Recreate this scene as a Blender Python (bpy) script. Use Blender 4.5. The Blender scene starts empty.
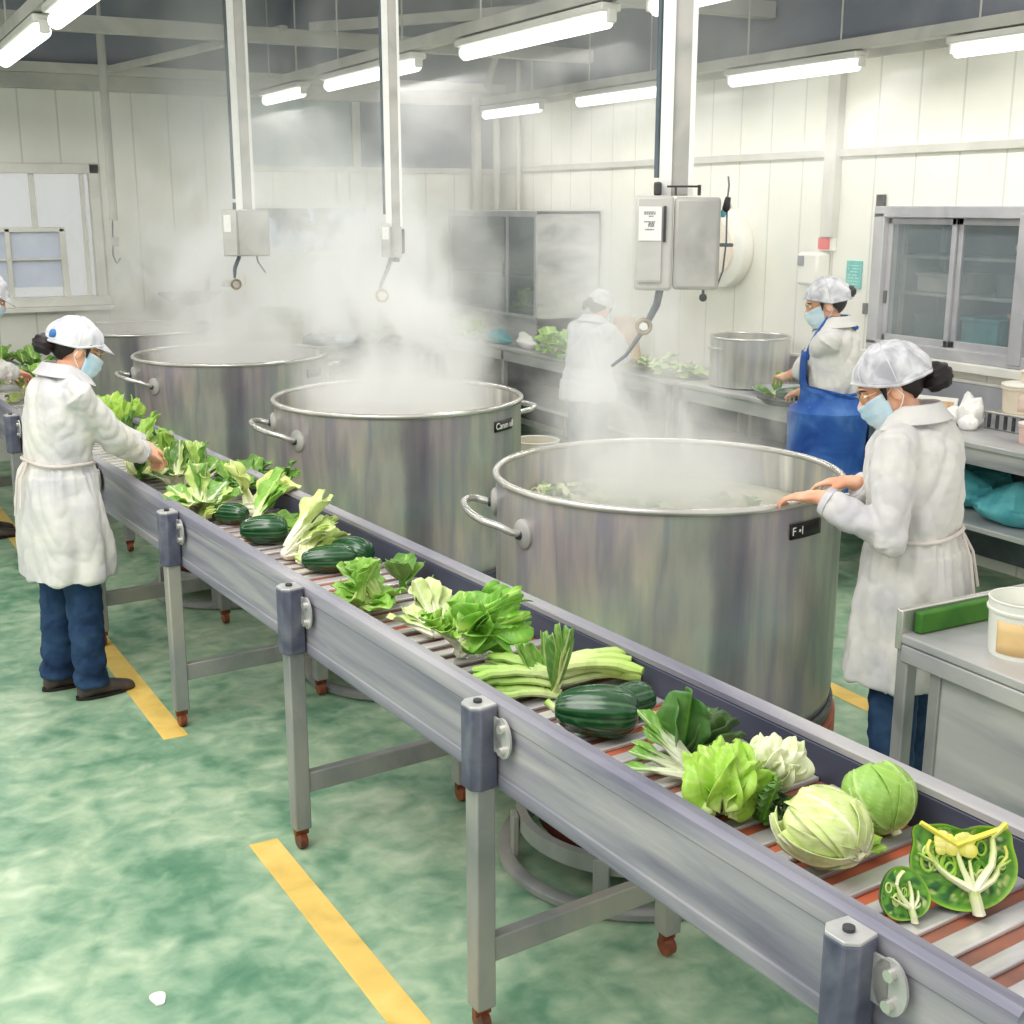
import bpy, bmesh, math, random
from math import sin, cos, pi, radians as R, atan2, sqrt
from mathutils import Vector, Matrix, noise, Euler
V = Vector
random.seed(7)
sc = bpy.context.scene
COL = sc.collection

# ------------------------------------------------------------------ materials
def lin(c):
    c = c / 255.0
    return c / 12.92 if c <= 0.04045 else ((c + 0.055) / 1.055) ** 2.4
def rgb(r, g, b): return (lin(r), lin(g), lin(b), 1.0)
MATS = {}
def new_mat(name):
    m = bpy.data.materials.new(name); m.use_nodes = True
    nt = m.node_tree
    for n in list(nt.nodes): nt.nodes.remove(n)
    out = nt.nodes.new('ShaderNodeOutputMaterial')
    return m, nt, out
def wash(name, cols, scale=3.0, rough=0.6, metal=0.0, detail=6, stretch=(1, 1, 1), bump=0.0, bscale=40, spec=0.4,
         trans=0.0, alpha=1.0, vcol=False, coat=0.0, lo=0.3, hi=0.7, sub=0.0, distort=0.6):
    """a surface whose own colour drifts between the given colours, like a wash of paint"""
    m, nt, out = new_mat(name)
    N, L = nt.nodes, nt.links
    b = N.new('ShaderNodeBsdfPrincipled')
    tc = N.new('ShaderNodeTexCoord'); mp = N.new('ShaderNodeMapping'); mp.inputs['Scale'].default_value = stretch
    L.new(tc.outputs['Object'], mp.inputs['Vector'])
    nz = N.new('ShaderNodeTexNoise'); nz.inputs['Scale'].default_value = scale; nz.inputs['Detail'].default_value = detail
    nz.inputs['Distortion'].default_value = distort
    L.new(mp.outputs[0], nz.inputs['Vector'])
    cr = N.new('ShaderNodeValToRGB')
    els = cr.color_ramp.elements
    n = len(cols)
    els[0].position = lo; els[0].color = cols[0]
    els[1].position = hi; els[1].color = cols[-1]
    for i in range(1, n - 1):
        e = els.new(lo + (hi - lo) * i / (n - 1)); e.color = cols[i]
    L.new(nz.outputs['Fac'], cr.inputs['Fac'])
    if vcol:
        at = N.new('ShaderNodeAttribute'); at.attribute_name = 'Col'
        mx = N.new('ShaderNodeMix'); mx.data_type = 'RGBA'; mx.blend_type = 'MULTIPLY'; mx.inputs['Factor'].default_value = 1
        L.new(at.outputs['Color'], mx.inputs['A']); L.new(cr.outputs['Color'], mx.inputs['B'])
        L.new(mx.outputs['Result'], b.inputs['Base Color'])
    else:
        L.new(cr.outputs['Color'], b.inputs['Base Color'])
    b.inputs['Roughness'].default_value = rough; b.inputs['Metallic'].default_value = metal
    b.inputs['Specular IOR Level'].default_value = spec
    b.inputs['Transmission Weight'].default_value = trans; b.inputs['Alpha'].default_value = alpha
    b.inputs['Coat Weight'].default_value = coat
    if sub:
        b.inputs['Subsurface Weight'].default_value = sub; b.inputs['Subsurface Radius'].default_value = (0.02, 0.012, 0.008)
    if bump:
        n2 = N.new('ShaderNodeTexNoise'); n2.inputs['Scale'].default_value = bscale; n2.inputs['Detail'].default_value = 4
        L.new(mp.outputs[0], n2.inputs['Vector'])
        bp = N.new('ShaderNodeBump'); bp.inputs['Strength'].default_value = bump; bp.inputs['Distance'].default_value = 0.01
        L.new(n2.outputs['Fac'], bp.inputs['Height']); L.new(bp.outputs[0], b.inputs['Normal'])
    L.new(b.outputs[0], out.inputs['Surface'])
    MATS[name] = m
    return m
def emit(name, col, strength):
    m, nt, out = new_mat(name)
    e = nt.nodes.new('ShaderNodeEmission'); e.inputs[0].default_value = col; e.inputs[1].default_value = strength
    nt.links.new(e.outputs[0], out.inputs['Surface']); MATS[name] = m
    return m

M_STEEL = wash('brushed_steel', [rgb(134, 136, 144), rgb(180, 180, 180), rgb(206, 205, 200)], 2.2, 0.45, 0.3, stretch=(1, .5, 3), bump=.05)
M_RAIL = wash('rail_steel', [rgb(104, 104, 122), rgb(146, 145, 154), rgb(178, 176, 176)], 1.6, 0.5, 0.12, stretch=(2, .55, 7), bump=.08, bscale=20)
M_RAILSHADE = wash('rail_inner_shade', [rgb(62, 66, 84), rgb(84, 88, 106)], 3, 0.5, 0.1, stretch=(1, .4, 3))
M_BLOCK = wash('dark_bracket', [rgb(70, 72, 92), rgb(96, 98, 116), rgb(120, 121, 132)], 9, 0.5, 0.25)
M_BLOCKTOP = wash('bracket_cap', [rgb(176, 176, 176), rgb(205, 204, 200)], 9, 0.4, 0.4)
M_LEG = wash('leg_steel', [rgb(128, 132, 130), rgb(156, 156, 154), rgb(176, 172, 160)], 4, 0.45, 0.3, stretch=(1, 1, .6))
M_SLAT = wash('slat_steel', [rgb(168, 164, 168), rgb(205, 202, 200), rgb(232, 229, 224)], 5, 0.3, 0.35, stretch=(.5, 2, 1))
M_BELT = wash('terracotta_belt', [rgb(104, 80, 76), rgb(150, 100, 82), rgb(200, 104, 70)], 2.6, 0.6, 0, lo=.35, hi=.62)
M_CASTER = wash('caster_brown', [rgb(80, 44, 30), rgb(150, 78, 46)], 20, 0.35)
M_POT = None
M_RIM = wash('polished_rim', [rgb(190, 188, 182), rgb(226, 224, 216)], 3, 0.22, 0.7)
M_DARKMETAL = wash('dark_metal', [rgb(48, 50, 54), rgb(84, 86, 88)], 6, 0.45, 0.4)
M_BLACK = wash('black_plate', [rgb(14, 14, 16), rgb(30, 28, 30)], 6, 0.4)
M_BRICK = wash('orange_pad', [rgb(170, 96, 76), rgb(206, 128, 100)], 5, 0.8)
M_RUSTDARK = wash('burnt_red', [rgb(60, 22, 18), rgb(96, 34, 26)], 6, 0.7)
M_WHITECOAT = wash('coat_cotton', [rgb(192, 191, 196), rgb(214, 212, 208), rgb(226, 223, 214)], 4.5, 0.85, 0, bump=.1, bscale=60, spec=.2)
M_GREYCOAT = wash('back_tunic', [rgb(200, 203, 210), rgb(218, 219, 222)], 6, 0.85, 0, spec=.2)
M_SEAM = wash('coat_seam', [rgb(200, 190, 184), rgb(222, 214, 206)], 9, 0.85, spec=.2)
M_CAP = wash('cap_fabric', [rgb(180, 180, 190), rgb(208, 208, 212), rgb(224, 223, 220)], 14, 0.8, 0, spec=.2)
M_NET = wash('hair_net', [rgb(168, 168, 174), rgb(206, 206, 210), rgb(232, 232, 232)], 16, 0.75, 0, detail=3, spec=.2)
M_NAVY = wash('navy_trousers', [rgb(26, 44, 74), rgb(42, 66, 98), rgb(58, 84, 116)], 9, 0.85, spec=.2)
M_APRON = wash('blue_apron', [rgb(28, 66, 138), rgb(42, 88, 162), rgb(80, 122, 182)], 6, 0.7, spec=.3)
M_SKIN = wash('skin', [rgb(222, 150, 116), rgb(238, 180, 148), rgb(246, 198, 168)], 9, 0.55, sub=.08)
M_HAIR = wash('dark_hair', [rgb(16, 12, 14), rgb(38, 26, 27)], 30, 0.5, stretch=(1, 1, .3))
M_MASK = wash('mask_blue', [rgb(168, 204, 222), rgb(212, 228, 232)], 12, 0.8)
M_WHITEPL = wash('white_plastic', [rgb(226, 224, 214), rgb(242, 240, 230)], 5, 0.4)
M_CREAMPL = wash('cream_tub', [rgb(222, 206, 184), rgb(238, 228, 208)], 5, 0.45)
M_CLEARPL = wash('cloudy_tub', [rgb(226, 228, 216), rgb(244, 243, 234)], 4, 0.35)
M_LABEL = wash('orange_label', [rgb(226, 190, 130), rgb(240, 208, 156)], 12, 0.6)
M_PAPER = wash('paper', [rgb(236, 236, 230), rgb(248, 247, 242)], 9, 0.8)
M_INK = wash('ink', [rgb(120, 122, 128), rgb(150, 150, 156)], 9, 0.8)
M_SHOE = wash('brown_shoe', [rgb(54, 46, 44), rgb(84, 72, 66)], 16, 0.6)
M_EYE = wash('eye_dark', [rgb(20, 18, 18), rgb(34, 26, 24)], 9, 0.2)
M_GOLD = wash('gold_wire', [rgb(170, 140, 80), rgb(196, 168, 110)], 9, 0.3, .6)
M_BLUEPOM = wash('blue_clip', [rgb(36, 92, 156), rgb(70, 130, 190)], 30, 0.6)
M_BOX = wash('control_box_grey', [rgb(158, 158, 154), rgb(182, 180, 174), rgb(196, 190, 184)], 5, 0.45, .15)
M_BOXL = wash('control_box_light', [rgb(188, 187, 182), rgb(208, 206, 200)], 5, 0.4, .1)
M_CABLE = wash('grey_hose', [rgb(84, 92, 104), rgb(120, 126, 134)], 12, 0.6)
M_HOOK = wash('brass_ring', [rgb(120, 104, 84), rgb(170, 152, 120)], 12, 0.35, .5)
M_WALL = None
M_TEAL = wash('teal_fabric', [rgb(58, 150, 160), rgb(104, 184, 190)], 12, 0.6)
M_WASHTEAL = wash('teal_curtain', [rgb(120, 146, 148), rgb(158, 180, 176)], 2, 0.8)
M_GREENREFL = wash('green_reflection', [rgb(42, 100, 28), rgb(76, 132, 44)], 9, 0.7)
M_RED = wash('red_alarm', [rgb(206, 70, 76), rgb(226, 104, 104)], 12, 0.5)
M_SIGN = wash('turquoise_sign', [rgb(84, 178, 170), rgb(120, 200, 190)], 14, 0.6)
M_KRAFT = wash('kraft_paper', [rgb(178, 142, 104), rgb(214, 182, 142)], 9, 0.8, stretch=(3, 3, .6))
M_OLIVE = wash('olive_box', [rgb(120, 124, 72), rgb(168, 166, 122)], 9, 0.7)
M_GREYBLUE = wash('pale_blue_panel', [rgb(196, 204, 222), rgb(214, 220, 232)], 3, 0.5)
M_FRAMEW = wash('window_frame_paint', [rgb(206, 206, 198), rgb(226, 225, 216)], 4, 0.6)
M_FRAMEG = wash('window_frame_alloy', [rgb(160, 160, 166), rgb(190, 189, 190)], 4, 0.5, .2)
M_TRIM = wash('trim_paint', [rgb(188, 187, 178), rgb(212, 210, 200)], 3, 0.7)
M_BEAM = wash('beam_paint', [rgb(172, 172, 166), rgb(202, 200, 190)], 3, 0.7)
M_ROOF = wash('slate_roof', [rgb(96, 104, 120), rgb(128, 134, 144), rgb(158, 161, 164)], .7, 0.85, detail=8)
M_TUBE = emit('lit_tube', (1, .99, .94, 1), 3.0)
M_VEG = wash('leaf_flesh', [(.82, .84, .78, 1), (1, 1, 1, 1), (1.0, 1.0, .98, 1)], 26, 0.42, vcol=True, spec=.45, lo=.35, hi=.6, detail=3)
M_SQUASH = wash('squash_skin', [(.8, .85, .82, 1), (1, 1, 1, 1)], 18, 0.2, vcol=True, spec=.6)
M_BROTH = wash('broth', [rgb(150, 150, 128), rgb(186, 184, 160), rgb(206, 202, 184)], 5, 0.25)
M_SCREEN = wash('screen_glass', [rgb(56, 70, 86), rgb(84, 96, 112), rgb(170, 184, 210), rgb(200, 208, 228)], 3.2, 0.2, detail=3, lo=.42, hi=.6)  # pale and dark reflections painted into the screen colour
M_FLOORY = wash('yellow_paint', [rgb(206, 176, 92), rgb(232, 196, 104), rgb(240, 208, 120)], 5, 0.55)

def glass_mat():
    m, nt, out = new_mat('pane_glass')
    b = nt.nodes.new('ShaderNodeBsdfPrincipled')
    b.inputs['Base Color'].default_value = (.30, .36, .38, 1); b.inputs['Alpha'].default_value = .30
    b.inputs['Roughness'].default_value = .08; b.inputs['Specular IOR Level'].default_value = .8
    nt.links.new(b.outputs[0], out.inputs['Surface']); return m
M_GLASS = glass_mat()

def pot_mat():
    m, nt, out = new_mat('stockpot_steel')
    N, L = nt.nodes, nt.links
    b = N.new('ShaderNodeBsdfPrincipled')
    tc = N.new('ShaderNodeTexCoord')
    mp = N.new('ShaderNodeMapping'); mp.inputs['Scale'].default_value = (1, 1, .14)
    L.new(tc.outputs['Object'], mp.inputs['Vector'])
    nz = N.new('ShaderNodeTexNoise'); nz.inputs['Scale'].default_value = 3.6; nz.inputs['Detail'].default_value = 6; nz.inputs['Distortion'].default_value = .2
    L.new(mp.outputs[0], nz.inputs['Vector'])
    cr = N.new('ShaderNodeValToRGB'); e = cr.color_ramp.elements  # streak colours paint reflections and highlights into the steel
    e[0].position = .3; e[0].color = rgb(118, 116, 126)
    e[1].position = .72; e[1].color = rgb(236, 230, 214)
    for p, c in ((.40, rgb(146, 142, 148)), (.47, rgb(184, 180, 164)), (.52, rgb(158, 160, 166)), (.58, rgb(196, 188, 164)), (.65, rgb(176, 170, 168))):
        x = e.new(p); x.color = c
    L.new(nz.outputs['Fac'], cr.inputs['Fac'])
    n3 = N.new('ShaderNodeTexNoise'); n3.inputs['Scale'].default_value = 3; n3.inputs['Detail'].default_value = 7
    L.new(tc.outputs['Object'], n3.inputs['Vector'])
    mx = N.new('ShaderNodeMix'); mx.data_type = 'RGBA'; mx.blend_type = 'SOFT_LIGHT'; mx.inputs['Factor'].default_value = .7
    L.new(cr.outputs['Color'], mx.inputs['A']); L.new(n3.outputs['Color'], mx.inputs['B'])
    hs = N.new('ShaderNodeHueSaturation'); hs.inputs['Saturation'].default_value = .55
    L.new(mx.outputs['Result'], hs.inputs['Color'])
    L.new(hs.outputs['Color'], b.inputs['Base Color'])
    b.inputs['Metallic'].default_value = .32
    mr = N.new('ShaderNodeMapRange'); mr.inputs['To Min'].default_value = .24; mr.inputs['To Max'].default_value = .42
    L.new(nz.outputs['Fac'], mr.inputs['Value']); L.new(mr.outputs[0], b.inputs['Roughness'])
    bp = N.new('ShaderNodeBump'); bp.inputs['Strength'].default_value = .12; bp.inputs['Distance'].default_value = .02
    L.new(nz.outputs['Fac'], bp.inputs['Height']); L.new(bp.outputs[0], b.inputs['Normal'])
    L.new(b.outputs[0], out.inputs['Surface']); return m
M_POT = pot_mat()

def wall_mat(name, cols, axis, pitch=.32):
    """painted sandwich panels with thin vertical seams"""
    m, nt, out = new_mat(name)
    N, L = nt.nodes, nt.links
    b = N.new('ShaderNodeBsdfPrincipled'); b.inputs['Roughness'].default_value = .7; b.inputs['Specular IOR Level'].default_value = .3
    tc = N.new('ShaderNodeTexCoord'); sp = N.new('ShaderNodeSeparateXYZ'); L.new(tc.outputs['Object'], sp.inputs[0])
    nz = N.new('ShaderNodeTexNoise'); nz.inputs['Scale'].default_value = 1.6; nz.inputs['Detail'].default_value = 8
    L.new(tc.outputs['Object'], nz.inputs['Vector'])
    cr = N.new('ShaderNodeValToRGB'); cr.color_ramp.elements[0].position = .3; cr.color_ramp.elements[1].position = .7
    cr.color_ramp.elements[0].color = cols[0]; cr.color_ramp.elements[1].color = cols[1]
    L.new(nz.outputs['Fac'], cr.inputs['Fac'])
    md = N.new('ShaderNodeMath'); md.operation = 'PINGPONG'; md.inputs[1].default_value = pitch / 2
    L.new(sp.outputs[axis], md.inputs[0])
    lt = N.new('ShaderNodeMath'); lt.operation = 'LESS_THAN'; lt.inputs[1].default_value = .007
    L.new(md.outputs[0], lt.inputs[0])
    mu = N.new('ShaderNodeMath'); mu.operation = 'MULTIPLY'; mu.inputs[1].default_value = .55; L.new(lt.outputs[0], mu.inputs[0])
    mx = N.new('ShaderNodeMix'); mx.data_type = 'RGBA'; mx.inputs['B'].default_value = cols[2]
    L.new(mu.outputs[0], mx.inputs['Factor']); L.new(cr.outputs['Color'], mx.inputs['A'])
    L.new(mx.outputs['Result'], b.inputs['Base Color']); L.new(b.outputs[0], out.inputs['Surface']); return m
WC = [rgb(214, 215, 206), rgb(234, 233, 222), rgb(178, 180, 174)]
M_WALLB = wall_mat('back_wall_panels', WC, 0, .30)
M_WALLR = wall_mat('right_wall_panels', [rgb(224, 224, 214), rgb(240, 238, 226), rgb(186, 187, 180)], 1, .34)

def floor_mat():
    m, nt, out = new_mat('green_epoxy')
    N, L = nt.nodes, nt.links
    b = N.new('ShaderNodeBsdfPrincipled')
    tc = N.new('ShaderNodeTexCoord')
    def nz(s, d, dist):
        n = N.new('ShaderNodeTexNoise'); n.inputs['Scale'].default_value = s; n.inputs['Detail'].default_value = d
        n.inputs['Distortion'].default_value = dist; L.new(tc.outputs['Object'], n.inputs['Vector']); return n
    a = nz(2.1, 8, .6); c = nz(8, 8, .5); d = nz(16, 5, .2)
    m1 = N.new('ShaderNodeMix'); m1.data_type = 'FLOAT'; m1.inputs['Factor'].default_value = .45
    L.new(a.outputs['Fac'], m1.inputs['A']); L.new(c.outputs['Fac'], m1.inputs['B'])
    m2 = N.new('ShaderNodeMix'); m2.data_type = 'FLOAT'; m2.inputs['Factor'].default_value = .15
    L.new(m1.outputs['Result'], m2.inputs['A']); L.new(d.outputs['Fac'], m2.inputs['B'])
    cr = N.new('ShaderNodeValToRGB'); e = cr.color_ramp.elements
    e[0].position = .32; e[0].color = rgb(76, 128, 100)
    e[1].position = .66; e[1].color = rgb(196, 212, 184)
    for p, col in ((.40, rgb(104, 146, 116)), (.47, rgb(134, 168, 138)), (.55, rgb(162, 188, 156))):
        x = e.new(p); x.color = col
    L.new(m2.outputs['Result'], cr.inputs['Fac']); L.new(cr.outputs['Color'], b.inputs['Base Color'])
    b.inputs['Roughness'].default_value = .38; b.inputs['Specular IOR Level'].default_value = .4
    L.new(b.outputs[0], out.inputs['Surface']); return m
M_FLOOR = floor_mat()

# ------------------------------------------------------------------ mesh builder
def ortho(d):
    d = V(d).normalized()
    a = V((0, 0, 1)) if abs(d.z) < .9 else V((1, 0, 0))
    x = a.cross(d).normalized(); return x, d.cross(x).normalized()
class MB:
    def __init__(s):
        s.bm = bmesh.new(); s.cl = s.bm.verts.layers.float_color.new('Col'); s.c = (1, 1, 1, 1)
    def v(s, p, c=None):
        w = s.bm.verts.new(p); w[s.cl] = c or s.c; return w
    def f(s, vs):
        try: return s.bm.faces.new(vs)
        except ValueError: return None
    def box(s, c, size, rot=None):
        c = V(c); h = V(size) / 2
        vs = []
        for dx in (-1, 1):
            for dy in (-1, 1):
                for dz in (-1, 1):
                    p = V((dx * h.x, dy * h.y, dz * h.z))
                    if rot is not None: p = rot @ p
                    vs.append(s.v(c + p))
        for q in ((0, 1, 3, 2), (4, 6, 7, 5), (0, 4, 5, 1), (2, 3, 7, 6), (0, 2, 6, 4), (1, 5, 7, 3)): s.f([vs[i] for i in q])
        return s
    def bb(s, lo, hi): return s.box([(a + b) / 2 for a, b in zip(lo, hi)], [b - a for a, b in zip(lo, hi)])
    def rings(s, rings, close=True, cap0=True, cap1=True, cols=None):
        R_ = []
        for i, r in enumerate(rings): R_.append([s.v(p, cols[i] if cols else None) for p in r])
        n = len(R_[0])
        for a, b in zip(R_, R_[1:]):
            for i in range(n if close else n - 1):
                j = (i + 1) % n; s.f([a[i], a[j], b[j], b[i]])
        if cap0: s.f(R_[0][::-1])
        if cap1: s.f(R_[-1])
        return s
    def tube(s, pts, rad, seg=10, cols=None, flat=1.0, caps=True, upv=None):
        pts = [V(p) for p in pts]; n = len(pts)
        if not hasattr(rad, '__len__'): rad = [rad] * n
        rs = []; x = None
        for i, p in enumerate(pts):
            d = (pts[min(i + 1, n - 1)] - pts[max(i - 1, 0)])
            if d.length < 1e-9: d = V((0, 0, 1))
            d.normalize()
            if x is None: x, y = (ortho(d) if upv is None else (d.cross(V(upv)).normalized(), None)); 
            x = (x - d * x.dot(d)).normalized(); y = d.cross(x)
            rs.append([p + (x * cos(2 * pi * k / seg) + y * sin(2 * pi * k / seg) * flat) * rad[i] for k in range(seg)])
        return s.rings(rs, cap0=caps, cap1=caps, cols=cols)
    def capsule(s, p0, p1, r0, r1, seg=12):
        p0, p1 = V(p0), V(p1); d = p1 - p0; L_ = d.length
        if L_ < 1e-6: return s.ball(p0, (r0,) * 3)
        d.normalize(); pts, rr = [], []
        for a in (-80, -50, -20): pts.append(p0 + d * r0 * sin(R(a))); rr.append(r0 * cos(R(a)))
        for a in (20, 50, 80): pts.append(p1 + d * r1 * sin(R(a))); rr.append(r1 * cos(R(a)))
        return s.tube(pts, rr, seg)
    def ball(s, c, r, seg=16, rg=10, rot=None):
        c = V(c); rs = []
        for i in range(1, rg):
            t = pi * i / rg; ring = []
            for k in range(seg):
                a = 2 * pi * k / seg; p = V((r[0] * sin(t) * cos(a), r[1] * sin(t) * sin(a), -r[2] * cos(t)))
                if rot is not None: p = rot @ p
                ring.append(c + p)
            rs.append(ring)
        return s.rings(rs)
    def lathe(s, prof, seg=48, c=(0, 0, 0), cap0=False, cap1=False):
        c = V(c)
        return s.rings([[c + V((r * cos(2 * pi * k / seg), r * sin(2 * pi * k / seg), z)) for k in range(seg)] for r, z in prof], cap0=cap0, cap1=cap1)
    def grid(s, P, cols=None, closeu=False):
        G = [[s.v(p, cols[j][i] if cols else None) for i, p in enumerate(row)] for j, row in enumerate(P)]
        for a, b in zip(G, G[1:]):
            n = len(a)
            for i in range(n if closeu else n - 1): s.f([a[i], a[(i + 1) % n], b[(i + 1) % n], b[i]])
        return s
    def prism(s, poly, z0, z1):
        a = [s.v((x, y, z0)) for x, y in poly]; b = [s.v((x, y, z1)) for x, y in poly]; n = len(a)
        for i in range(n): s.f([a[i], a[(i + 1) % n], b[(i + 1) % n], b[i]])
        s.f(a[::-1]); s.f(b); return s
    def build(s, name, mat, parent=None, smooth=True, bevel=0, solid=0, sub=0, loc=None, rot=None, angle=40, fix=True):
        if fix: bmesh.ops.recalc_face_normals(s.bm, faces=s.bm.faces)
        me = bpy.data.meshes.new(name); s.bm.to_mesh(me); s.bm.free()
        for m in (mat if isinstance(mat, (list, tuple)) else [mat]): me.materials.append(m)
        o = bpy.data.objects.new(name, me); COL.objects.link(o)
        if parent is not None: o.parent = parent
        if loc is not None: o.location = loc
        if rot is not None: o.rotation_euler = rot
        if smooth:
            me.polygons.foreach_set('use_smooth', [True] * len(me.polygons))
            if not sub: me.set_sharp_from_angle(angle=R(angle))
        if solid: md = o.modifiers.new('s', 'SOLIDIFY'); md.thickness = solid; md.offset = 0
        if bevel: md = o.modifiers.new('b', 'BEVEL'); md.width = bevel; md.segments = 2; md.limit_method = 'ANGLE'; md.harden_normals = False
        if sub: md = o.modifiers.new('u', 'SUBSURF'); md.levels = sub; md.render_levels = sub
        return o
def tag(o, label=None, cat=None, group=None, kind=None):
    if label: o['label'] = label
    if cat: o['category'] = cat
    if group: o['group'] = group
    if kind: o['kind'] = kind
    return o
def thing(name, label, cat, loc=(0, 0, 0), rotz=0, group=None):
    o = bpy.data.objects.new(name, None); COL.objects.link(o); o.location = loc; o.rotation_euler = (0, 0, rotz)
    o.empty_display_size = .1
    return tag(o, label, cat, group)
def dup(root, loc=None, rotz=None, label=None):
    r = root.copy(); COL.objects.link(r)
    if loc is not None: r.location = loc
    if rotz is not None: r.rotation_euler = (0, 0, rotz)
    if label: r['label'] = label
    for ch in list(root.children):
        c = ch.copy(); COL.objects.link(c); c.parent = r
        for g in ch.children:
            d = g.copy(); COL.objects.link(d); d.parent = c
    return r
def struct(mb, name, mat, bevel=0, **k): return tag(mb.build(name, mat, None, bevel=bevel, **k), kind='structure')

# ------------------------------------------------------------------ the room (right wall runs along +Y, x = 5.9; back wall y = 11.2)
XW, YB = 5.9, 11.2
struct(MB().bb((-4.5, -.5, -.1), (9.0, YB + .2, 0)), 'floor', M_FLOOR)
# back wall with a window opening x .95..2.1 and z 1.32..2.40
b = MB(); W0, W1, WZ0, WZ1 = .2, 2.03, 1.34, 2.38
b.bb((-4.5, YB, 0), (W0, YB + .15, 3.05)); b.bb((W1, YB, 0), (XW + .15, YB + .15, 3.05))
b.bb((W0, YB, 0), (W1, YB + .15, WZ0)); b.bb((W0, YB, WZ1), (W1, YB + .15, 3.05))
struct(b, 'wall_back', M_WALLB)
# right wall with an opening to a store cupboard
C0, C1, CZ0, CZ1 = 4.62, 6.0, 1.24, 2.06
b = MB()
b.bb((XW, 1.5, 0), (XW + .12, C0, 3.05)); b.bb((XW, C1, 0), (XW + .12, YB, 3.05))
b.bb((XW, C0, 0), (XW + .12, C1, CZ0)); b.bb((XW, C0, CZ1), (XW + .12, C1, 3.05))
struct(b, 'wall_right', M_WALLR)
struct(MB().bb((-4.5, YB + .02, 3.05), (XW + .1, YB + .14, 4.2)), 'wall_gable_back', M_ROOF)
struct(MB().bb((XW + .02, 1.5, 3.05), (XW + .12, YB + .02, 4.2)), 'wall_gable_right', M_ROOF)
struct(MB().bb((-4.5, 5.4, 4.2), (XW + .2, YB + .2, 4.3)), 'ceiling', M_ROOF)
n_trim = [0]
def trim(mb, mat=M_TRIM, **k):
    n_trim[0] += 1; return struct(mb, 'trim_%d' % n_trim[0], mat, bevel=.004, **k)
trim(MB().bb((-4.5, YB - .09, 3.02), (XW, YB, 3.14)), M_BEAM)                      # wall head, back
trim(MB().bb((-4.5, YB - .14, 3.14), (XW, YB - .02, 3.22)), M_TRIM)
trim(MB().bb((XW - .06, 1.5, 3.0), (XW, YB - .1, 3.1)), M_BEAM)                    # wall head, right
trim(MB().bb((XW - .03, 1.5, 2.41), (XW, YB, 2.46)))                              # rail along right wall
trim(MB().bb((3.35, YB - .03, 2.40), (XW, YB, 2.45)))                             # rail along back wall
tag(MB().bb((3.4, YB - .02, 2.45), (4.35, YB, 3.02)).build('wall_back_panel', M_WASHTEAL), kind='structure')
tag(MB().bb((4.45, YB - .02, 2.45), (5.86, YB, 3.02)).build('wall_back_panel_grey', M_ROOF), kind='structure')
trim(MB().bb((3.36, YB - .035, 2.44), (3.42, YB, 3.02))); trim(MB().bb((4.36, YB - .035, 2.44), (4.44, YB, 3.02)))
# cross beams and diagonals under the roof
def bar(mb, p0, p1, w, h):
    p0, p1 = V(p0), V(p1); d = (p1 - p0); m = (p0 + p1) / 2
    q = d.to_track_quat('Y', 'Z').to_matrix(); return mb.box(m, (w, d.length, h), q)
for i, (y, z) in enumerate(((9.55, 3.33), (7.2, 3.4))):
    trim(bar(MB(), (-4.4, y, z), (XW, y, z), .09, .11), M_BEAM)
b = MB()
bar(b, (3.2, 9.5, 3.38), (2.2, 11.1, 3.18), .07, .05); bar(b, (3.4, 9.5, 3.4), (5.6, 7.3, 3.5), .07, .07)
bar(b, (.2, 9.5, 3.38), (2.6, 7.3, 3.5), .05, .05); bar(b, (5.0, 9.5, 3.38), (5.7, 11.1, 3.2), .05, .05)
trim(b, M_BEAM)
b = MB()
for y in (5.9, 8.4, 10.5):
    b.bb((-4.4, y, 4.1), (XW, y + .1, 4.2))
for x in (-1.5, .6, 2.6, 4.6): b.bb((x, 5.4, 4.12), (x + .07, YB, 4.2))
trim(b, M_ROOF)
# conduit down the right wall, corner pipes
trim(MB().bb((XW - .06, 6.42, 1.9), (XW, 6.53, 3.06)), M_TRIM)
b = MB(); b.tube([(5.78, 11.05, 2.06), (5.78, 11.05, 3.1)], .035); b.tube([(5.6, 11.12, 2.06), (5.6, 11.12, 3.1)], .05); b.tube([(5.83, 10.7, 2.06), (5.83, 10.7, 3.4)], .022)
trim(b, M_TRIM)
b = MB(); b.tube([(4.17, 11.12, 2.1), (4.17, 11.12, 2.42)], .012); b.tube([(4.3, 11.12, 2.1), (4.3, 11.12, 2.4)], .01); trim(b, M_TRIM)

# window 1 (back wall)
w = tag(thing('window_1', None, None), kind='structure')
b = MB(); t = .07
for lo, hi in (((W0 - .04, YB - .03, WZ1 - .02), (W1 + .06, YB + .06, WZ1 + .06)), ((W1 - .02, YB - .03, WZ0 - .03), (W1 + .06, YB + .06, WZ1 + .06)),
               ((W0, YB - .05, WZ0 - .06), (W1 + .08, YB + .06, WZ0 + .02)), ((W0 - .04, YB - .03, WZ0), (W0 + .02, YB + .06, WZ1))):
    b.bb(lo, hi)
b.build('window_frame', M_FRAMEW, w, bevel=.006)
b = MB(); b.bb((1.54, YB + .02, 1.9), (1.58, YB + .08, WZ1)); b.bb((1.02, YB, 1.34), (1.06, YB + .06, 1.92)); b.bb((1.02, YB, 1.89), (1.78, YB + .06, 1.93)); b.bb((1.74, YB, 1.34), (1.79, YB + .06, 1.92)); b.bb((1.31, YB, 1.34), (1.35, YB + .06, 1.92)); b.bb((1.06, YB, 1.66), (1.76, YB + .05, 1.68))
b.bb((1.94, YB, WZ0), (1.97, YB + .07, WZ1))
b.build('sash_bar', M_FRAMEW, w, bevel=.004)
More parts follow.
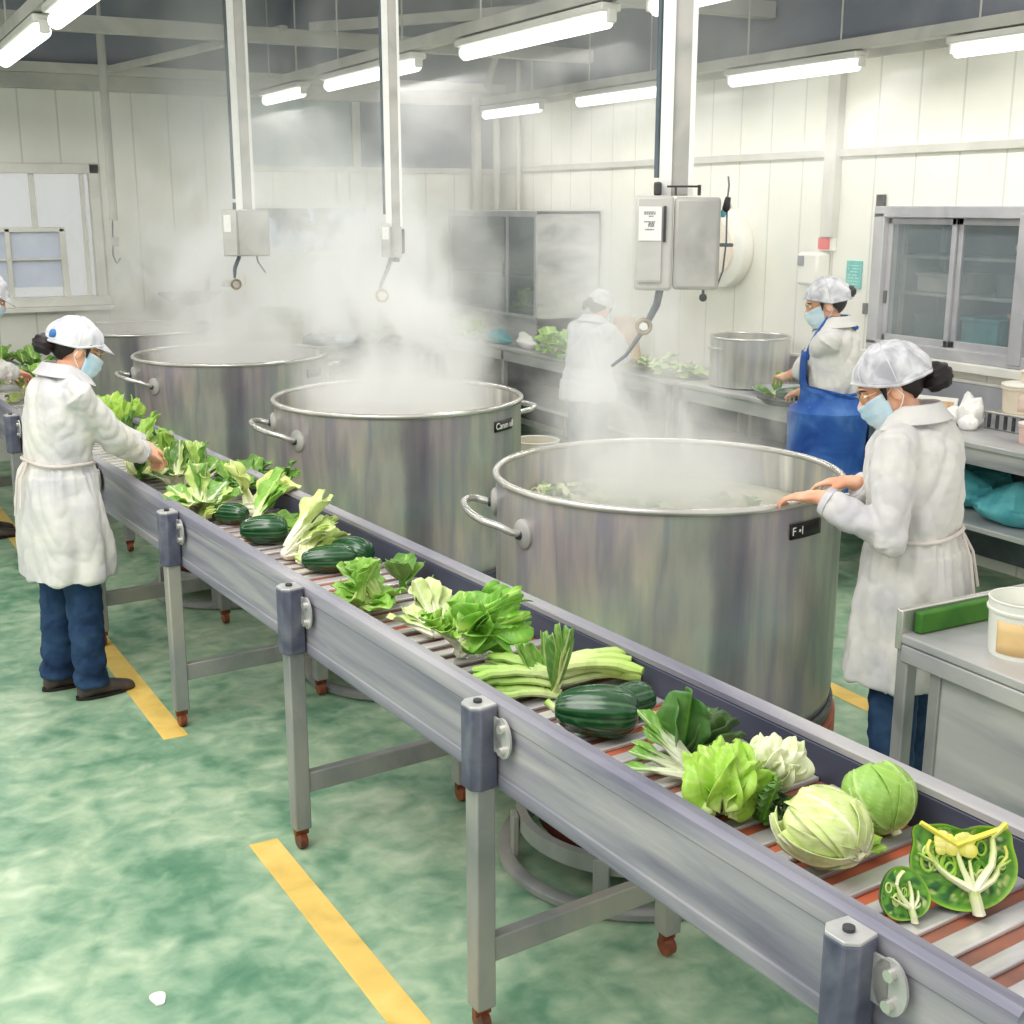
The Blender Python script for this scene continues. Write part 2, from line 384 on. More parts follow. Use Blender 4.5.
MB().bb((W0, YB + .07, WZ0), (W1, YB + .075, WZ1)).build('pane', M_GLASS, w)
MB().bb((1.06, YB + .04, 1.44), (1.75, YB + .05, 1.9)).build('pale_blind', M_GREYBLUE, w)
b = MB(); b.bb((W0, YB - .1, WZ0 - .1), (W1 + .1, YB, WZ0 - .06)); b.build('window_sill', M_FRAMEW, w, bevel=.005)
# window 2: sliding hatch in the right wall with the shelves of the store behind it
w = tag(thing('window_2', None, None), kind='structure')
b = MB(); x0 = XW - .04
for lo, hi in (((x0, C0, CZ1 - .03), (XW + .05, C1 + .06, CZ1 + .04)), ((x0, C0, CZ0 - .04), (XW + .05, C1 + .06, CZ0 + .03)),
               ((x0, C1 - .03, CZ0), (XW + .05, C1 + .06, CZ1)), ((x0, C0 - .02, CZ0), (XW + .05, C0 + .05, CZ1))): b.bb(lo, hi)
b.build('window_frame', M_FRAMEG, w, bevel=.006)
for i, (y0, y1, xx) in enumerate(((5.42, 5.97, XW + .0), (4.90, 5.42, XW + .02))):
    b = MB()
    for lo, hi in (((xx, y0, CZ0 + .02), (xx + .025, y1, CZ0 + .07)), ((xx, y0, CZ1 - .07), (xx + .025, y1, CZ1 - .03)),
                   ((xx, y0, CZ0 + .02), (xx + .025, y0 + .035, CZ1 - .03)), ((xx, y1 - .035, CZ0 + .02), (xx + .025, y1, CZ1 - .03))): b.bb(lo, hi)
    f = b.build('sliding_sash', M_FRAMEG, w, bevel=.004)
    MB().bb((xx + .01, y0 + .03, CZ0 + .06), (xx + .014, y1 - .03, CZ1 - .06)).build('pane', M_GLASS, f)
    MB().bb((xx - .015, y0 + .012 if i else y1 - .03, 1.78 if i else 1.5), (xx, y0 + .03 if i else y1 - .012, 1.86 if i else 1.58)).build('handle', M_DARKMETAL, f)
MB().bb((XW - .05, 4.84, CZ0 - .02), (XW + .05, 4.93, CZ1)).build('sash_bar', M_FRAMEG, w, bevel=.004)
MB().bb((XW - .09, C0, CZ0 - .09), (XW, C1 + .08, CZ0 - .04)).build('window_sill', M_FRAMEW, w, bevel=.004)
MB().bb((XW - .03, 6.0, CZ1 + .04), (XW - .005, 6.06, CZ1 + .11)).build('latch', M_DARKMETAL, w)
b = MB(); b.bb((XW + .55, C0, CZ0 - .1), (XW + .6, C1 + .1, CZ1 + .1)); b.bb((XW + .12, C1 + .02, CZ0 - .1), (XW + .6, C1 + .07, CZ1 + .1)); b.bb((XW + .12, C0 - .1, CZ0 - .15), (XW + .6, C1 + .1, CZ0 - .1)); b.bb((XW + .12, C0 - .1, CZ1 + .06), (XW + .6, C1 + .1, CZ1 + .1))
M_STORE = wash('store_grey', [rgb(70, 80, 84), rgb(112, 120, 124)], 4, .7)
struct(b, 'wall_store', M_STORE)
sh = thing('store_shelf', 'grey shelves inside the store behind the sliding hatch', 'shelf')
for z in (1.26, 1.55, 1.78): MB().bb((XW + .16, C0, z), (XW + .54, C1, z + .02)).build('shelf_board', M_BOX, sh, bevel=.003)
for x in (XW + .16, XW + .5): MB().bb((x, C1 - .02, 1.2), (x + .03, C1, 2.1)).build('upright', M_BOX, sh)
STO = [('storage_crate', 'teal crate on the lowest store shelf, behind the left pane', M_TEAL, 5.35, 1.28, (.3, .28, .16)),
       ('storage_crate', 'brown carton on the lowest store shelf behind the right pane', M_KRAFT, 5.0, 1.28, (.28, .3, .2)),
       ('storage_crate', 'dark green crate on the store shelf behind the left pane', wash('dark_green_crate', [rgb(60, 84, 78), rgb(90, 110, 104)], 9, .7), 5.75, 1.28, (.3, .26, .15)),
       ('storage_crate', 'grey crate on the middle store shelf behind the left pane', M_BOX, 5.7, 1.57, (.3, .36, .12)),
       ('storage_crate', 'dark grey crate on the middle store shelf behind the right pane', M_STORE, 5.1, 1.57, (.3, .3, .14))]
for nm, lb, mt, y, z, s in STO:
    t_ = thing(nm, lb, 'crate', (XW + .34, y, z), 0)
    b = MB(); h = s[2]; tt = .012; a, c = s[0] / 2, s[1] / 2
    b.bb((-a, -c, 0), (a, c, tt)); b.bb((-a, -c, 0), (-a + tt, c, h)); b.bb((a - tt, -c, 0), (a, c, h)); b.bb((-a, -c, 0), (a, -c + tt, h)); b.bb((-a, c - tt, 0), (a, c, h))
    b.build('crate_body', mt, t_, bevel=.004)
    b = MB(); b.bb((-a - .01, -c - .01, h - .02), (a + .01, -c + .006, h)); b.bb((-a - .01, c - .006, h - .02), (a + .01, c + .01, h)); b.bb((-a - .01, -c, h - .02), (-a + .006, c, h)); b.bb((a - .006, -c, h - .02), (a + .01, c, h))
    b.build('rim', mt, t_, bevel=.003)
def bag(name, label, cat, loc, size, mat, seed, group=None):
    b = MB(); b.ball((0, 0, size[2] * .45), (size[0] / 2, size[1] / 2, size[2] * .55), 26, 16)
    for v in b.bm.verts:
        p = v.co; n_ = noise.noise(V((p.x / size[0] * 3.1 + seed, p.y / size[1] * 3.1, p.z / size[2] * 2.2))) * .28
        q = noise.noise(V((p.x / size[0] * 8 + seed, p.y / size[1] * 8, p.z / size[2] * 6))) * .1
        k = 1 + n_ + q
        v.co = V((p.x * k, p.y * k, max(0, p.z * (1 + n_ * 1.3 + q))))
    o = b.build(name, mat, None, loc=loc); return tag(o, label, cat, group)
bag('plastic_bag', 'pale crumpled bag on top of the brown carton in the store', 'bag', (XW + .34, 5.0, 1.35), (.2, .2, .2), M_PAPER, 3)
bag('plastic_bag', 'white bundle on the top store shelf behind the right pane', 'bag', (XW + .34, 5.1, 1.805), (.24, .26, .1), M_PAPER, 5)
# backsplash along the counter
trim(MB().bb((XW - .02, 3.0, .92), (XW, 7.1, 1.08)), wash('backsplash', [rgb(158, 160, 168), rgb(184, 185, 190)], 3, .5, .2))
trim(MB().bb((XW - .03, 3.0, 1.08), (XW, 7.1, 1.1)), M_FRAMEW)

# yellow floor lines
def line(x0, x1, y0, y1, nx=0):
    trim(MB().prism([(x0, y0), (x0 + .1, y0 + nx), (x1 + .1, y1), (x1, y1 - nx)], .0, .003), M_FLOORY)
line(1.14, 1.035, 1.2, 3.80, .0); line(.985, .76, 4.80, 10.5, .0); line(3.7, 3.7, 2.4, 6.4)
# white enamelled chip on the floor
tag(MB().prism([(0.02 * cos(a) * (1 + .2 * sin(3 * a)) * 1.0, .035 * sin(a) * (1 + .15 * cos(2 * a))) for a in [k * pi / 9 for k in range(18)]], .001, .006).build('paper_scrap', M_PAPER, None, loc=(.57, 3.09, .0)), 'small white scrap lying on the green floor left of the yellow line', 'scrap')

# fluorescent lights
def light_fixture(x, y0, y1, z, label, grp='ceiling tube lights'):
    t_ = thing('tube_light', label, 'light', (x, (y0 + y1) / 2, z), 0, grp); h = (y1 - y0) / 2
    b = MB(); b.prism([(-.055, -h), (.055, -h), (.055, h), (-.055, h)], .035, .075); b.build('housing', M_FRAMEW, t_, bevel=.01)
    MB().tube([(0, -h + .04, 0), (0, h - .04, 0)], .038, 12).build('tube', M_TUBE, t_)
    for s in (-1, 1):
        MB().bb((-.024, s * h - .012, -.015), (.024, s * h + .012, .05)).build('end_cap', M_FRAMEW, t_, bevel=.008)
        MB().tube([(0, s * h * .7, .07), (0, s * h * .7, 4.12 - z)], .006, 6).build('hanger', M_BEAM, t_)
ZL = 2.93
LR = [(9.9, 11.0, 'tube light at the far end of the right row, nearest the back corner'), (8.05, 9.3, 'second tube light from the back corner in the right row'),
      (6.0, 7.28, 'tube light in the right row above the wall conduit'), (4.1, 5.3, 'tube light of the right row above the sliding hatch')]
for y0, y1, lb in LR: light_fixture(5.62, y0, y1, ZL, lb)
LM = [(9.4, 10.35, 'short-looking tube light at the far end of the middle row'), (7.3, 8.9, 'tube light of the middle row behind the hanging post'),
      (5.15, 6.7, 'long bright tube light of the middle row, right of the hanging post')]
for y0, y1, lb in LM: light_fixture(3.29, y0, y1, ZL, lb)
light_fixture(3.27, 3.2, 4.8, ZL, 'tube light cut off by the top of the picture beside the large post')
light_fixture(1.06, 6.75, 8.3, ZL, 'tube light at the upper left, the farther of the left row')
light_fixture(1.06, 5.0, 6.45, ZL, 'tube light at the upper left, cut by the top edge')
light_fixture(-1.4, 4.0, 5.5, ZL, 'tube light over the aisle to the left, outside the view')
for x in (5.62, 3.29, 1.06):
    trim(MB().bb((x - .05, 2.0, ZL + .085), (x + .05, 11.0, ZL + .15)), M_BEAM)

# ------------------------------------------------------------------ conveyor
TH = R(4.86)
cv = thing('roller_conveyor', 'long steel slat conveyor with raised side rails carrying the green vegetables', 'conveyor', (1.54, 0, 0), TH)
CW, Y0, Y1 = .563, 1.09, 10.8
def channel(x, inward, y0, y1):
    """C-shaped side rail profile swept along the conveyor"""
    s = inward
    prof = [(x, .695), (x + s * .004, .688), (x + s * .03, .688), (x + s * .03, .696), (x + s * .012, .70), (x + s * .012, .892), (x + s * .05, .9), (x + s * .05, .915), (x + s * .045, .92), (x + s * .016, .925), (x + s * .003, .915), (x, .905), (x, .875), (x + s * .003, .87), (x + s * .003, .73), (x, .725)]
    return MB().rings([[V((px, y, pz)) for px, pz in prof] for y in (y0, y1)])
channel(0, 1, Y0, Y1).build('side_rail', M_RAIL, cv, angle=25)
channel(CW, -1, Y0, Y1).build('side_rail', M_RAIL, cv, angle=25)
MB().bb((CW - .052, Y0 + .01, .8), (CW - .038, Y1, .897)).build('shade_strip', M_RAILSHADE, cv, bevel=.003)  # dark strips put the shade inside the rails into colour
MB().bb((.038, Y0 + .01, .8), (.052, Y1, .897)).build('shade_strip', M_RAILSHADE, cv, bevel=.003)
MB().bb((.05, Y0, .77), (CW - .05, Y1, .812)).build('belt', M_BELT, cv, bevel=.003)
b = MB(); y = Y0 + .01
k = 0
while y < Y1 - .05:
    wdt = .043 + .006 * sin(k * 2.3)
    b.box((CW / 2, y + .025, .817), (CW - .108, wdt, .012)); y += .078; k += 1
o = b.build('slat_surface', M_SLAT, cv, bevel=.004)
MB().tube([(.06, Y0 - .0, .77), (CW - .06, Y0 - .0, .77)], .045, 20).build('end_roller', M_SLAT, cv)
MB().bb((.02, Y0 + .02, .70), (CW - .02, Y1 - .02, .716)).build('under_tray', M_RAIL, cv)
LY = [1.385, 2.57, 3.72, 4.93, 6.10, 7.75, 9.2]
for ly in LY:
    for sx in (0, 1):
        fx = -.035 if sx == 0 else CW + .03
        # post
        lg = MB().bb((fx - .028, ly - .028, .075), (fx + .028, ly + .028, .70)).build('leg', M_LEG, cv, bevel=.005)
        b = MB(); b.box((fx, ly, .064), (.05, .02, .03)); b.tube([(fx - .014, ly, .03), (fx + .014, ly, .03)], .0295, 18); b.build('caster', M_CASTER, lg, bevel=.003)
        if sx: continue
        sg = -1 if sx == 0 else 1; bx = (-.005 if sx == 0 else CW + .005)
        pts = [(bx, ly - .034), (bx + sg * .05, ly - .04), (bx + sg * .072, ly - .022), (bx + sg * .072, ly + .022), (bx + sg * .05, ly + .04), (bx, ly + .034)]
        br = MB().prism(pts, .70, .915).build('bracket', M_BLOCK, cv, bevel=.004)
        cx, cy = bx + sg * .036, ly
        MB().prism([(cx + (x_ - cx) * .97, cy + (y_ - cy) * .97) for x_, y_ in pts], .914, .922).build('cap_plate', M_BLOCKTOP, br, bevel=.002)
        MB().tube([(cx, cy, .92), (cx, cy, .929)], .011, 12).build('bolt', M_DARKMETAL, br)
        pl = MB(); px = bx + sg * .006
        pl.rings([[V((px + d, ly - .072 + .036 * cos(a), .845 + (.052 if sin(a) > 0 else .052) * sin(a))) for a in [k_ * pi / 10 for k_ in range(20)]] for d in (0, sg * .006)])
        pl.bb((px, ly - .07, .80), (px + sg * .006, ly, .89))
        pl = pl.build('bolt_plate', M_BLOCKTOP, cv)
        for z in (.815, .872): MB().tube([(px + sg * .005, ly - .076, z), (px + sg * .018, ly - .076, z)], .011, 10).build('bolt', M_RIM, pl)
    MB().bb((-.03, ly - .018, .2), (CW + .02, ly + .018, .27)).build('cross_bar', M_LEG, cv, bevel=.004)

# ------------------------------------------------------------------ stock pots
POTS = [(2.635, 3.69, 'nearest giant steel stockpot, open with greens simmering inside', 35.5),
        (2.50, 5.874, 'second giant steel stockpot from the front, full of steam', 23),
        (2.292, 8.16, 'third giant steel stockpot along the conveyor, steaming', 15.7),
        (2.12, 10.30, 'farthest giant steel stockpot near the back wall', 11.6)]
PR = .63
def arcpts(r, a0, a1, z, n): return [V((r * cos(a0 + (a1 - a0) * k / n), r * sin(a0 + (a1 - a0) * k / n), z)) for k in range(n + 1)]
for i, (x, y, lb, az) in enumerate(POTS):
    t_ = thing('stockpot', lb, 'pot', (x, y, 0), 0, 'giant stockpots beside the conveyor')
    prof = [(PR - .10, .30), (PR - .04, .305), (PR - .008, .34), (PR, .40), (PR, 1.135), (PR + .004, 1.146), (PR - .006, 1.15), (PR - .010, 1.14), (PR - .012, .40), (PR - .05, .325), (.0001, .32)]
    MB().lathe(prof, 96).build('pot_body', M_POT, t_)
    MB().lathe([(.0001, .302), (PR - .1, .302)], 48).build('pot_base', M_POT, t_)
    MB().tube([V((cos(a) * PR, sin(a) * PR, 1.15)) for a in [2 * pi * k / 96 for k in range(97)]], .0135, 10, caps=False).build('rim', M_RIM, t_)
    tc = R(-90 - az); left = -1
    ha = tc - R(50); hb = tc - R(80)
    hm = (ha + hb) / 2
    def rp(r, a, z): return V((r * cos(a), r * sin(a), z))
    zh = 1.005
    pts = [rp(PR, ha, zh), rp(PR + .05, ha, zh + .012), rp(PR + .08, ha - R(2), zh + .03), rp(PR + .12, ha - R(7), zh + .045), rp(PR + .13, hm, zh + .055), rp(PR + .12, hb + R(5), zh + .06), rp(PR + .08, hb, zh + .055), rp(PR + .04, hb, zh + .045), rp(PR, hb, zh + .04)]
    # smooth the path
    P2 = []
    for k in range(len(pts) - 1):
        p0, p1, p2, p3 = pts[max(k - 1, 0)], pts[k], pts[k + 1], pts[min(k + 2, len(pts) - 1)]
        for s_ in range(5):
            u = s_ / 5; P2.append(.5 * ((2 * p1) + (p2 - p0) * u + (2 * p0 - 5 * p1 + 4 * p2 - p3) * u * u + (3 * p1 - p0 - 3 * p2 + p3) * u ** 3))
    P2.append(pts[-1])
    hd = MB().tube(P2, .0135, 12).build('handle', M_RIM, t_)
    for a_, zz in ((ha, zh), (hb, zh + .04)):
        n_ = rp(1, a_, 0)
        b = MB(); c_ = rp(PR, a_, zz)
        b.tube([c_ - n_ * .004, c_ + n_ * .008, c_ + n_ * .016, c_ + n_ * .02], [.052, .052, .042, .02], 24); b.build('mount', M_BOX, hd)
        MB().tube([c_ + n_ * .018, c_ + n_ * .03], [.019, .016], 12).build('rivet', M_DARKMETAL, hd)
    # opposite handle
    b = MB(); ob = [V((-p.x, -p.y, p.z)) for p in P2]; hd2 = b.tube(ob, .0135, 12).build('handle', M_RIM, t_)
    for a_, zz in ((ha + pi, zh), (hb + pi, zh + .04)):
        n_ = rp(1, a_, 0); c_ = rp(PR, a_, zz)
        MB().tube([c_ - n_ * .004, c_ + n_ * .008, c_ + n_ * .02], [.052, .052, .02], 24).build('mount', M_STEEL, hd2)
    # name plate
    la = tc + R(47 if i == 0 else 54); wd = R(7.2); zc = 1.06
    b = MB()
    P = [[rp(PR + .004, la - wd + 2 * wd * u / 10, zc + s * .026) for u in range(11)] for s in (-1, 1)]
    pl = b.grid(P).build('name_plate', M_BLACK, t_, solid=.006)
    if i < 2:
        tx = bpy.data.curves.new('plate_lettering', 'FONT'); tx.body = 'F \u2022I' if i == 0 else 'Canm ull'; tx.size = .04 if i == 0 else .045; tx.extrude = .0006; tx.align_y = 'CENTER'
        to = bpy.data.objects.new('plate_lettering', tx)
        COL.objects.link(to); bpy.context.view_layer.update()
        me = bpy.data.meshes.new_from_object(to.evaluated_get(bpy.context.evaluated_depsgraph_get()))
        bpy.data.objects.remove(to)
        for v in me.vertices:
            u = v.co.x + .005; aa = la - wd + u / PR
            q = rp(PR + .008 + v.co.z, aa, zc + v.co.y); v.co = q
        me.materials.append(M_PAPER); lo = bpy.data.objects.new('plate_lettering', me); COL.objects.link(lo); lo.parent = pl
    # base band and pad
    MB().lathe([(PR - .03, .30), (PR + .006, .30), (PR + .008, .335), (PR - .005, .34)], 64).build('base_band', wash('band_%d' % i, [rgb(50, 56, 66), rgb(84, 88, 96)], 6, .4), t_)
    st = thing('pot_plinth', ['terracotta plinth under the nearest stockpot', 'terracotta plinth under the second stockpot', 'terracotta plinth under the third stockpot', 'terracotta plinth under the farthest stockpot'][i], 'plinth', (x, y, 0), 0, 'plinths under the stockpots')
    MB().lathe([(.0001, .20), (PR - .02, .20), (PR + .02, .215), (PR + .02, .285), (PR - .02, .299), (.0001, .299)], 48).build('plinth_slab', M_BRICK, st, bevel=0)
    for k in range(4):
        a_ = R(45 + 90 * k + az); MB().tube([rp(PR - .1, a_, 0), rp(PR - .1, a_, .2)], .03, 12).build('leg', M_LEG, st)
    # ring burner stand that sticks out below the conveyor
    if i < 3:
        d = [(2.16 - 2.635, 3.16 - 3.69), (2.16 - 2.5, 5.12 - 5.874), (1.83 - 2.292, 6.75 - 8.16)][i]
        rs = thing('burner_stand', ['ring shaped steel burner stand on the floor before the nearest stockpot', 'ring shaped steel burner stand under the conveyor before the second stockpot', 'ring shaped steel burner stand under the conveyor before the third stockpot'][i], 'stand', (x + d[0], y + d[1], 0), 0, 'ring burner stands')
        rr = .39
        b = MB(); b.lathe([(rr + .05, 0), (rr + .062, .012), (rr + .062, .03), (rr + .05, .04), (rr + .02, .04), (rr + .02, 0), (rr + .05, 0)], 56); b.build('lower_ring', M_LEG, rs)
        b = MB(); b.lathe([(rr, .12), (rr, .175), (rr - .03, .175), (rr - .03, .12), (rr, .12)], 56); b.build('upper_ring', M_LEG, rs)
        b = MB(); b.lathe([(.0001, .12), (rr - .1, .12), (rr - .07, .14), (rr - .07, .18), (rr - .12, .19), (.0001, .19)], 40); b.build('burner', M_RUSTDARK, rs)
        for k in range(6):
            a_ = tc + R(-12 + 60 * k); c0, c1 = rp(rr + .02, a_, .0), rp(rr + .005, a_, .18)
            q = Matrix.Rotation(a_, 3, 'Z')
            b = MB(); b.box((c0 + c1) / 2 + V((0, 0, .0)), (.02, .05, .175), q); b.build('leg', M_LEG, rs, bevel=.003)
    # broth
    br = MB().lathe([(.0001, 1.0), (PR - .02, 1.0)], 48).build('broth', M_BROTH, None, loc=(x, y, 0))
    for v in br.data.vertices: v.co.z += .006 * noise.noise(v.co * 5)
    tag(br, ['pale cloudy broth inside the nearest stockpot', 'broth inside the second stockpot', 'broth inside the third stockpot', 'broth inside the farthest stockpot'][i], 'broth', kind='stuff')
# chopped greens floating in the first pot
GRN = [rgb(84, 128, 70), rgb(140, 170, 96), rgb(196, 206, 150), rgb(222, 224, 190), rgb(120, 140, 110)]
b = MB(); rnd = random.Random(3)
for k in range(420):
    a_, r_ = rnd.uniform(0, 2 * pi), sqrt(rnd.random()) * .58
    cx, cy = r_ * cos(a_), r_ * sin(a_)
    n_ = noise.noise(V((cx * 3, cy * 3, 1)))
    if n_ < -.12: continue
    b.c = rnd.choice(GRN)
    s_ = rnd.uniform(.015, .045); q = Euler((rnd.uniform(-.5, .5), rnd.uniform(-.5, .5), rnd.uniform(0, 6))).to_matrix()
    P = [[V((cx, cy, 1.008 + rnd.uniform(0, .012))) + q @ V((u * s_, v_ * s_ * (1 - .3 * u * u), .25 * s_ * (u * u - v_ * v_))) for u in (-1, -.3, .3, 1)] for v_ in (-.6, 0, .6)]
    b.grid(P)
tag(b.build('chopped_greens', M_VEG, None, loc=(2.635, 3.69, 0), solid=.002), 'chopped greens floating on the broth of the nearest stockpot', 'greens', kind='stuff')

# ------------------------------------------------------------------ hanging control posts
def ringpath(c, r, ax, ay, n=24): c = V(c); return [c + (V(ax) * cos(2 * pi * k / n) + V(ay) * sin(2 * pi * k / n)) * r for k in range(n + 1)]
def post(name, label, loc, rotz, w, ztop, zbox, bw, bd, bh, face_lr=1, hose=True, style=0):
    """local: -Y faces the camera, X runs right in the picture"""
    t_ = thing(name, label, 'hoist post', loc, rotz)
    z1 = zbox[1]; z0 = zbox[0]
    b = MB(); hw = w / 2
    b.prism([(-hw, -hw * .7), (hw, -hw * .7), (hw, hw * .7), (-hw, hw * .7)], z1, ztop)
    b.build('post', M_BOX, t_, bevel=.004)
    b = MB(); b.prism([(-hw * 1.1, -hw * .9), (-hw * .3, -hw * .9), (-hw * .3, -hw * .7), (-hw * 1.1, -hw * .7)], z1, ztop); b.prism([(hw * .78, -hw * .95), (hw * 1.1, -hw * .95), (hw * 1.1, -hw * .6), (hw * .78, -hw * .6)], z1, ztop)
    b.build('track', M_PAPER, t_)
    MB().tube([(-hw * 1.25, -hw * .4, z1 + .06), (-hw * 1.25, -hw * .4, ztop)], .012 * w / .11, 10).build('power_cable', wash(name + '_cable', [rgb(70, 84, 92), rgb(96, 108, 116)], 9, .5), t_)
    return t_
RZ = R(-35.5)
# large post over the nearest pot
p1 = post('hoist_post', 'large hanging steel post with grey control box over the nearest stockpot', (2.635, 3.69, 0), RZ, .105, 4.2, (1.815, 2.135), 0, 0, 0)
b = MB(); b.bb((-.135, -.12, 1.815), (-.005, .1, 2.135)); b.build('control_box', M_BOXL, p1, bevel=.012)
bx = MB().bb((-.003, -.115, 1.818), (.155, .1, 2.13)).build('motor_box', M_BOX, p1, bevel=.014)
dr = MB().bb((-.125, -.13, 1.845), (-.042, -.12, 2.10)).build('door_panel', M_BOXL, p1, bevel=.003)
MB().bb((-.124, -.134, 1.845), (-.046, -.129, 1.852)).build('lower_lip', M_BOX, dr)
MB().bb((-.038, -.128, 1.98), (-.029, -.12, 2.10)).build('hinge', M_DARKMETAL, dr)
nt_ = MB().bb((-.122, -.134, 1.985), (-.045, -.1305, 2.098)).build('notice', M_PAPER, p1)
b = MB(); rnd = random.Random(5)
for k, (zz, x0_, x1_) in enumerate(((2.078, -.105, -.066), (2.072, -.104, -.064), (2.064, -.088, -.072), (2.046, -.104, -.066), (2.041, -.088, -.068), (2.036, -.09, -.07), (2.031, -.09, -.069), (2.020, -.1, -.07))):
    xx = x0_
    while xx < x1_:
        ww = rnd.uniform(.003, .008); b.bb((xx, -.1352, zz), (min(xx + ww, x1_), -.134, zz + .004)); xx += ww + .002
b.build('print_lines', M_INK, nt_)
b = MB(); b.bb((-.075, -.09, 2.135), (-.048, -.05, 2.18)); b.build('cable_gland', M_DARKMETAL, p1, bevel=.006)
b = MB(); b.tube([(-.03, -.07, 2.165), (.085, -.07, 2.165)], .004, 6); b.tube([(.08, -.07, 2.135), (.08, -.07, 2.17)], .006, 8); b.tube([(-.0, -.07, 2.135), (-.0, -.07, 2.165)], .004, 8); b.build('clamp_bolt', M_DARKMETAL, p1)
hs = [(-.045, -.03, 1.815), (-.055, -.03, 1.76), (-.09, -.03, 1.69), (-.12, -.03, 1.64), (-.16, -.03, 1.58), (-.21, -.03, 1.54)]
MB().tube(hs, [.024, .022, .019, .015, .011, .009], 12, flat=.6).build('hose', M_CABLE, p1)
b = MB(); b.tube(ringpath((-.098, -.05, 1.685), .024, (1, 0, 0), (0, 0, 1)), .007, 8, caps=False); b.build('hook_ring', M_HOOK, p1)
MB().tube([(-.098, -.053, 1.685), (-.098, -.045, 1.685)], .014, 16).build('hook_disc', M_PAPER, p1)
b = MB(); b.tube([(.107, 0, 1.82), (.107, 0, 1.79)], .005, 8); b.tube([(.107, -.012, 1.785), (.107, .012, 1.785)], .014, 14); b.build('pull_knob', M_DARKMETAL, p1)
b = MB(); b.tube([(.178, -.02, 2.2), (.182, -.02, 2.17), (.178, -.02, 2.12), (.18, -.02, 1.98), (.172, -.02, 1.88), (.155, -.02, 1.83)], .0035, 6); b.build('side_wire', M_CABLE, p1)
b = MB(); b.tube([(.181, -.02, 2.13), (.174, -.02, 2.09), (.172, -.02, 2.08)], [.010, .014, .008], 10); b.build('plug', M_BLACK, p1)
MB().ball((.165, -.02, 2.075), (.011, .01, .014)).build('plug_tip', M_TEAL, p1)
MB().bb((.15, -.03, 1.962), (.205, -.01, 1.974)).build('side_lever', M_CABLE, p1, bevel=.004)
# slim post over second pot
p2 = post('hoist_post', 'slim hanging steel post with narrow switch box over the second stockpot', (2.5, 5.874, 0), R(-23), .075, 4.15, (1.86, 2.0), 0, 0, 0)
MB().bb((-.036, -.03, 1.85), (.036, .03, 2.03)).build('lower_housing', M_BOX, p2, bevel=.006)
sb = MB().bb((-.066, -.06, 1.855), (-.02, .02, 2.02)).build('switch_box', M_BOXL, p2, bevel=.006)
MB().bb((-.06, -.064, 1.94), (-.028, -.06, 2.0)).build('switch_label', M_PAPER, sb)
MB().bb((.036, -.02, 1.87), (.05, .01, 1.99)).build('side_strip', M_DARKMETAL, p2, bevel=.003)
b = MB(); b.tube([(.005, -.01, 1.86), (.005, -.01, 1.83)], .018, 12); b.build('cable_gland', M_DARKMETAL, p2)
MB().tube([(-.02, -.02, 1.85), (-.04, -.02, 1.79), (-.068, -.02, 1.73), (-.078, -.02, 1.70)], [.011, .011, .009, .006], 10).build('hose', M_CABLE, p2)
MB().tube(ringpath((-.068, -.03, 1.665), .028, (1, 0, 0), (0, 0, 1)), .007, 8, caps=False).build('hook_ring', M_HOOK, p2)
MB().tube([(-.068, -.032, 1.665), (-.068, -.026, 1.665)], .024, 16).build('hook_disc', M_CREAMPL, p2)
# post over third pot
p3 = post('hoist_post', 'hanging steel post with square control box over the third stockpot', (2.23, 7.48, 0), R(-16.5), .10, 4.15, (1.81, 2.08), 0, 0, 0)
sb = MB().bb((-.14, -.08, 1.81), (-.055, .07, 2.08)).build('control_box', M_BOXL, p3, bevel=.008)
MB().bb((-.13, -.085, 1.95), (-.09, -.08, 2.05)).build('notice', M_PAPER, sb)
MB().bb((-.052, -.075, 1.81), (.13, .07, 2.075)).build('motor_box', M_BOX, p3, bevel=.01)
MB().tube([(-.05, -.02, 1.81), (-.08, -.02, 1.74), (-.085, -.02, 1.68)], [.012, .012, .008], 10).build('hose', M_CABLE, p3)
MB().tube(ringpath((-.078, -.03, 1.645), .026, (1, 0, 0), (0, 0, 1)), .007, 8, caps=False).build('hook_ring', M_HOOK, p3)
MB().tube([(.05, -.02, 1.81), (.06, -.02, 1.77), (.1, -.02, 1.71)], .005, 6).build('loose_wire', M_CABLE, p3)
b = MB(); b.bb((-.075, -.03, 2.08), (-.045, .0, 2.12)); b.build('cable_gland', M_DARKMETAL, p3, bevel=.004)
# thin conduit near window
t_ = thing('hanging_conduit', 'thin grey conduit hanging from the roof beam right of the window', 'conduit', (2.02, 10.33, 0), R(-11))
MB().tube([(0, 0, 1.99), (0, 0, 3.4)], .032, 12).build('pipe', M_BEAM, t_)
MB().tube([(0, 0, 3.4), (0, 0, 4.15)], .015, 8).build('hanger', M_BEAM, t_)
MB().tube([(-.01, 0, 1.99), (-.02, -.01, 1.82), (-.025, -.01, 1.72), (0, -.01, 1.66), (.03, -.01, 1.70)], .006, 8).build('loose_wire', M_CABLE, t_)
MB().box((.0, -.01, 1.83), (.06, .03, .07)).build('socket_box', M_BOX, t_, bevel=.006)
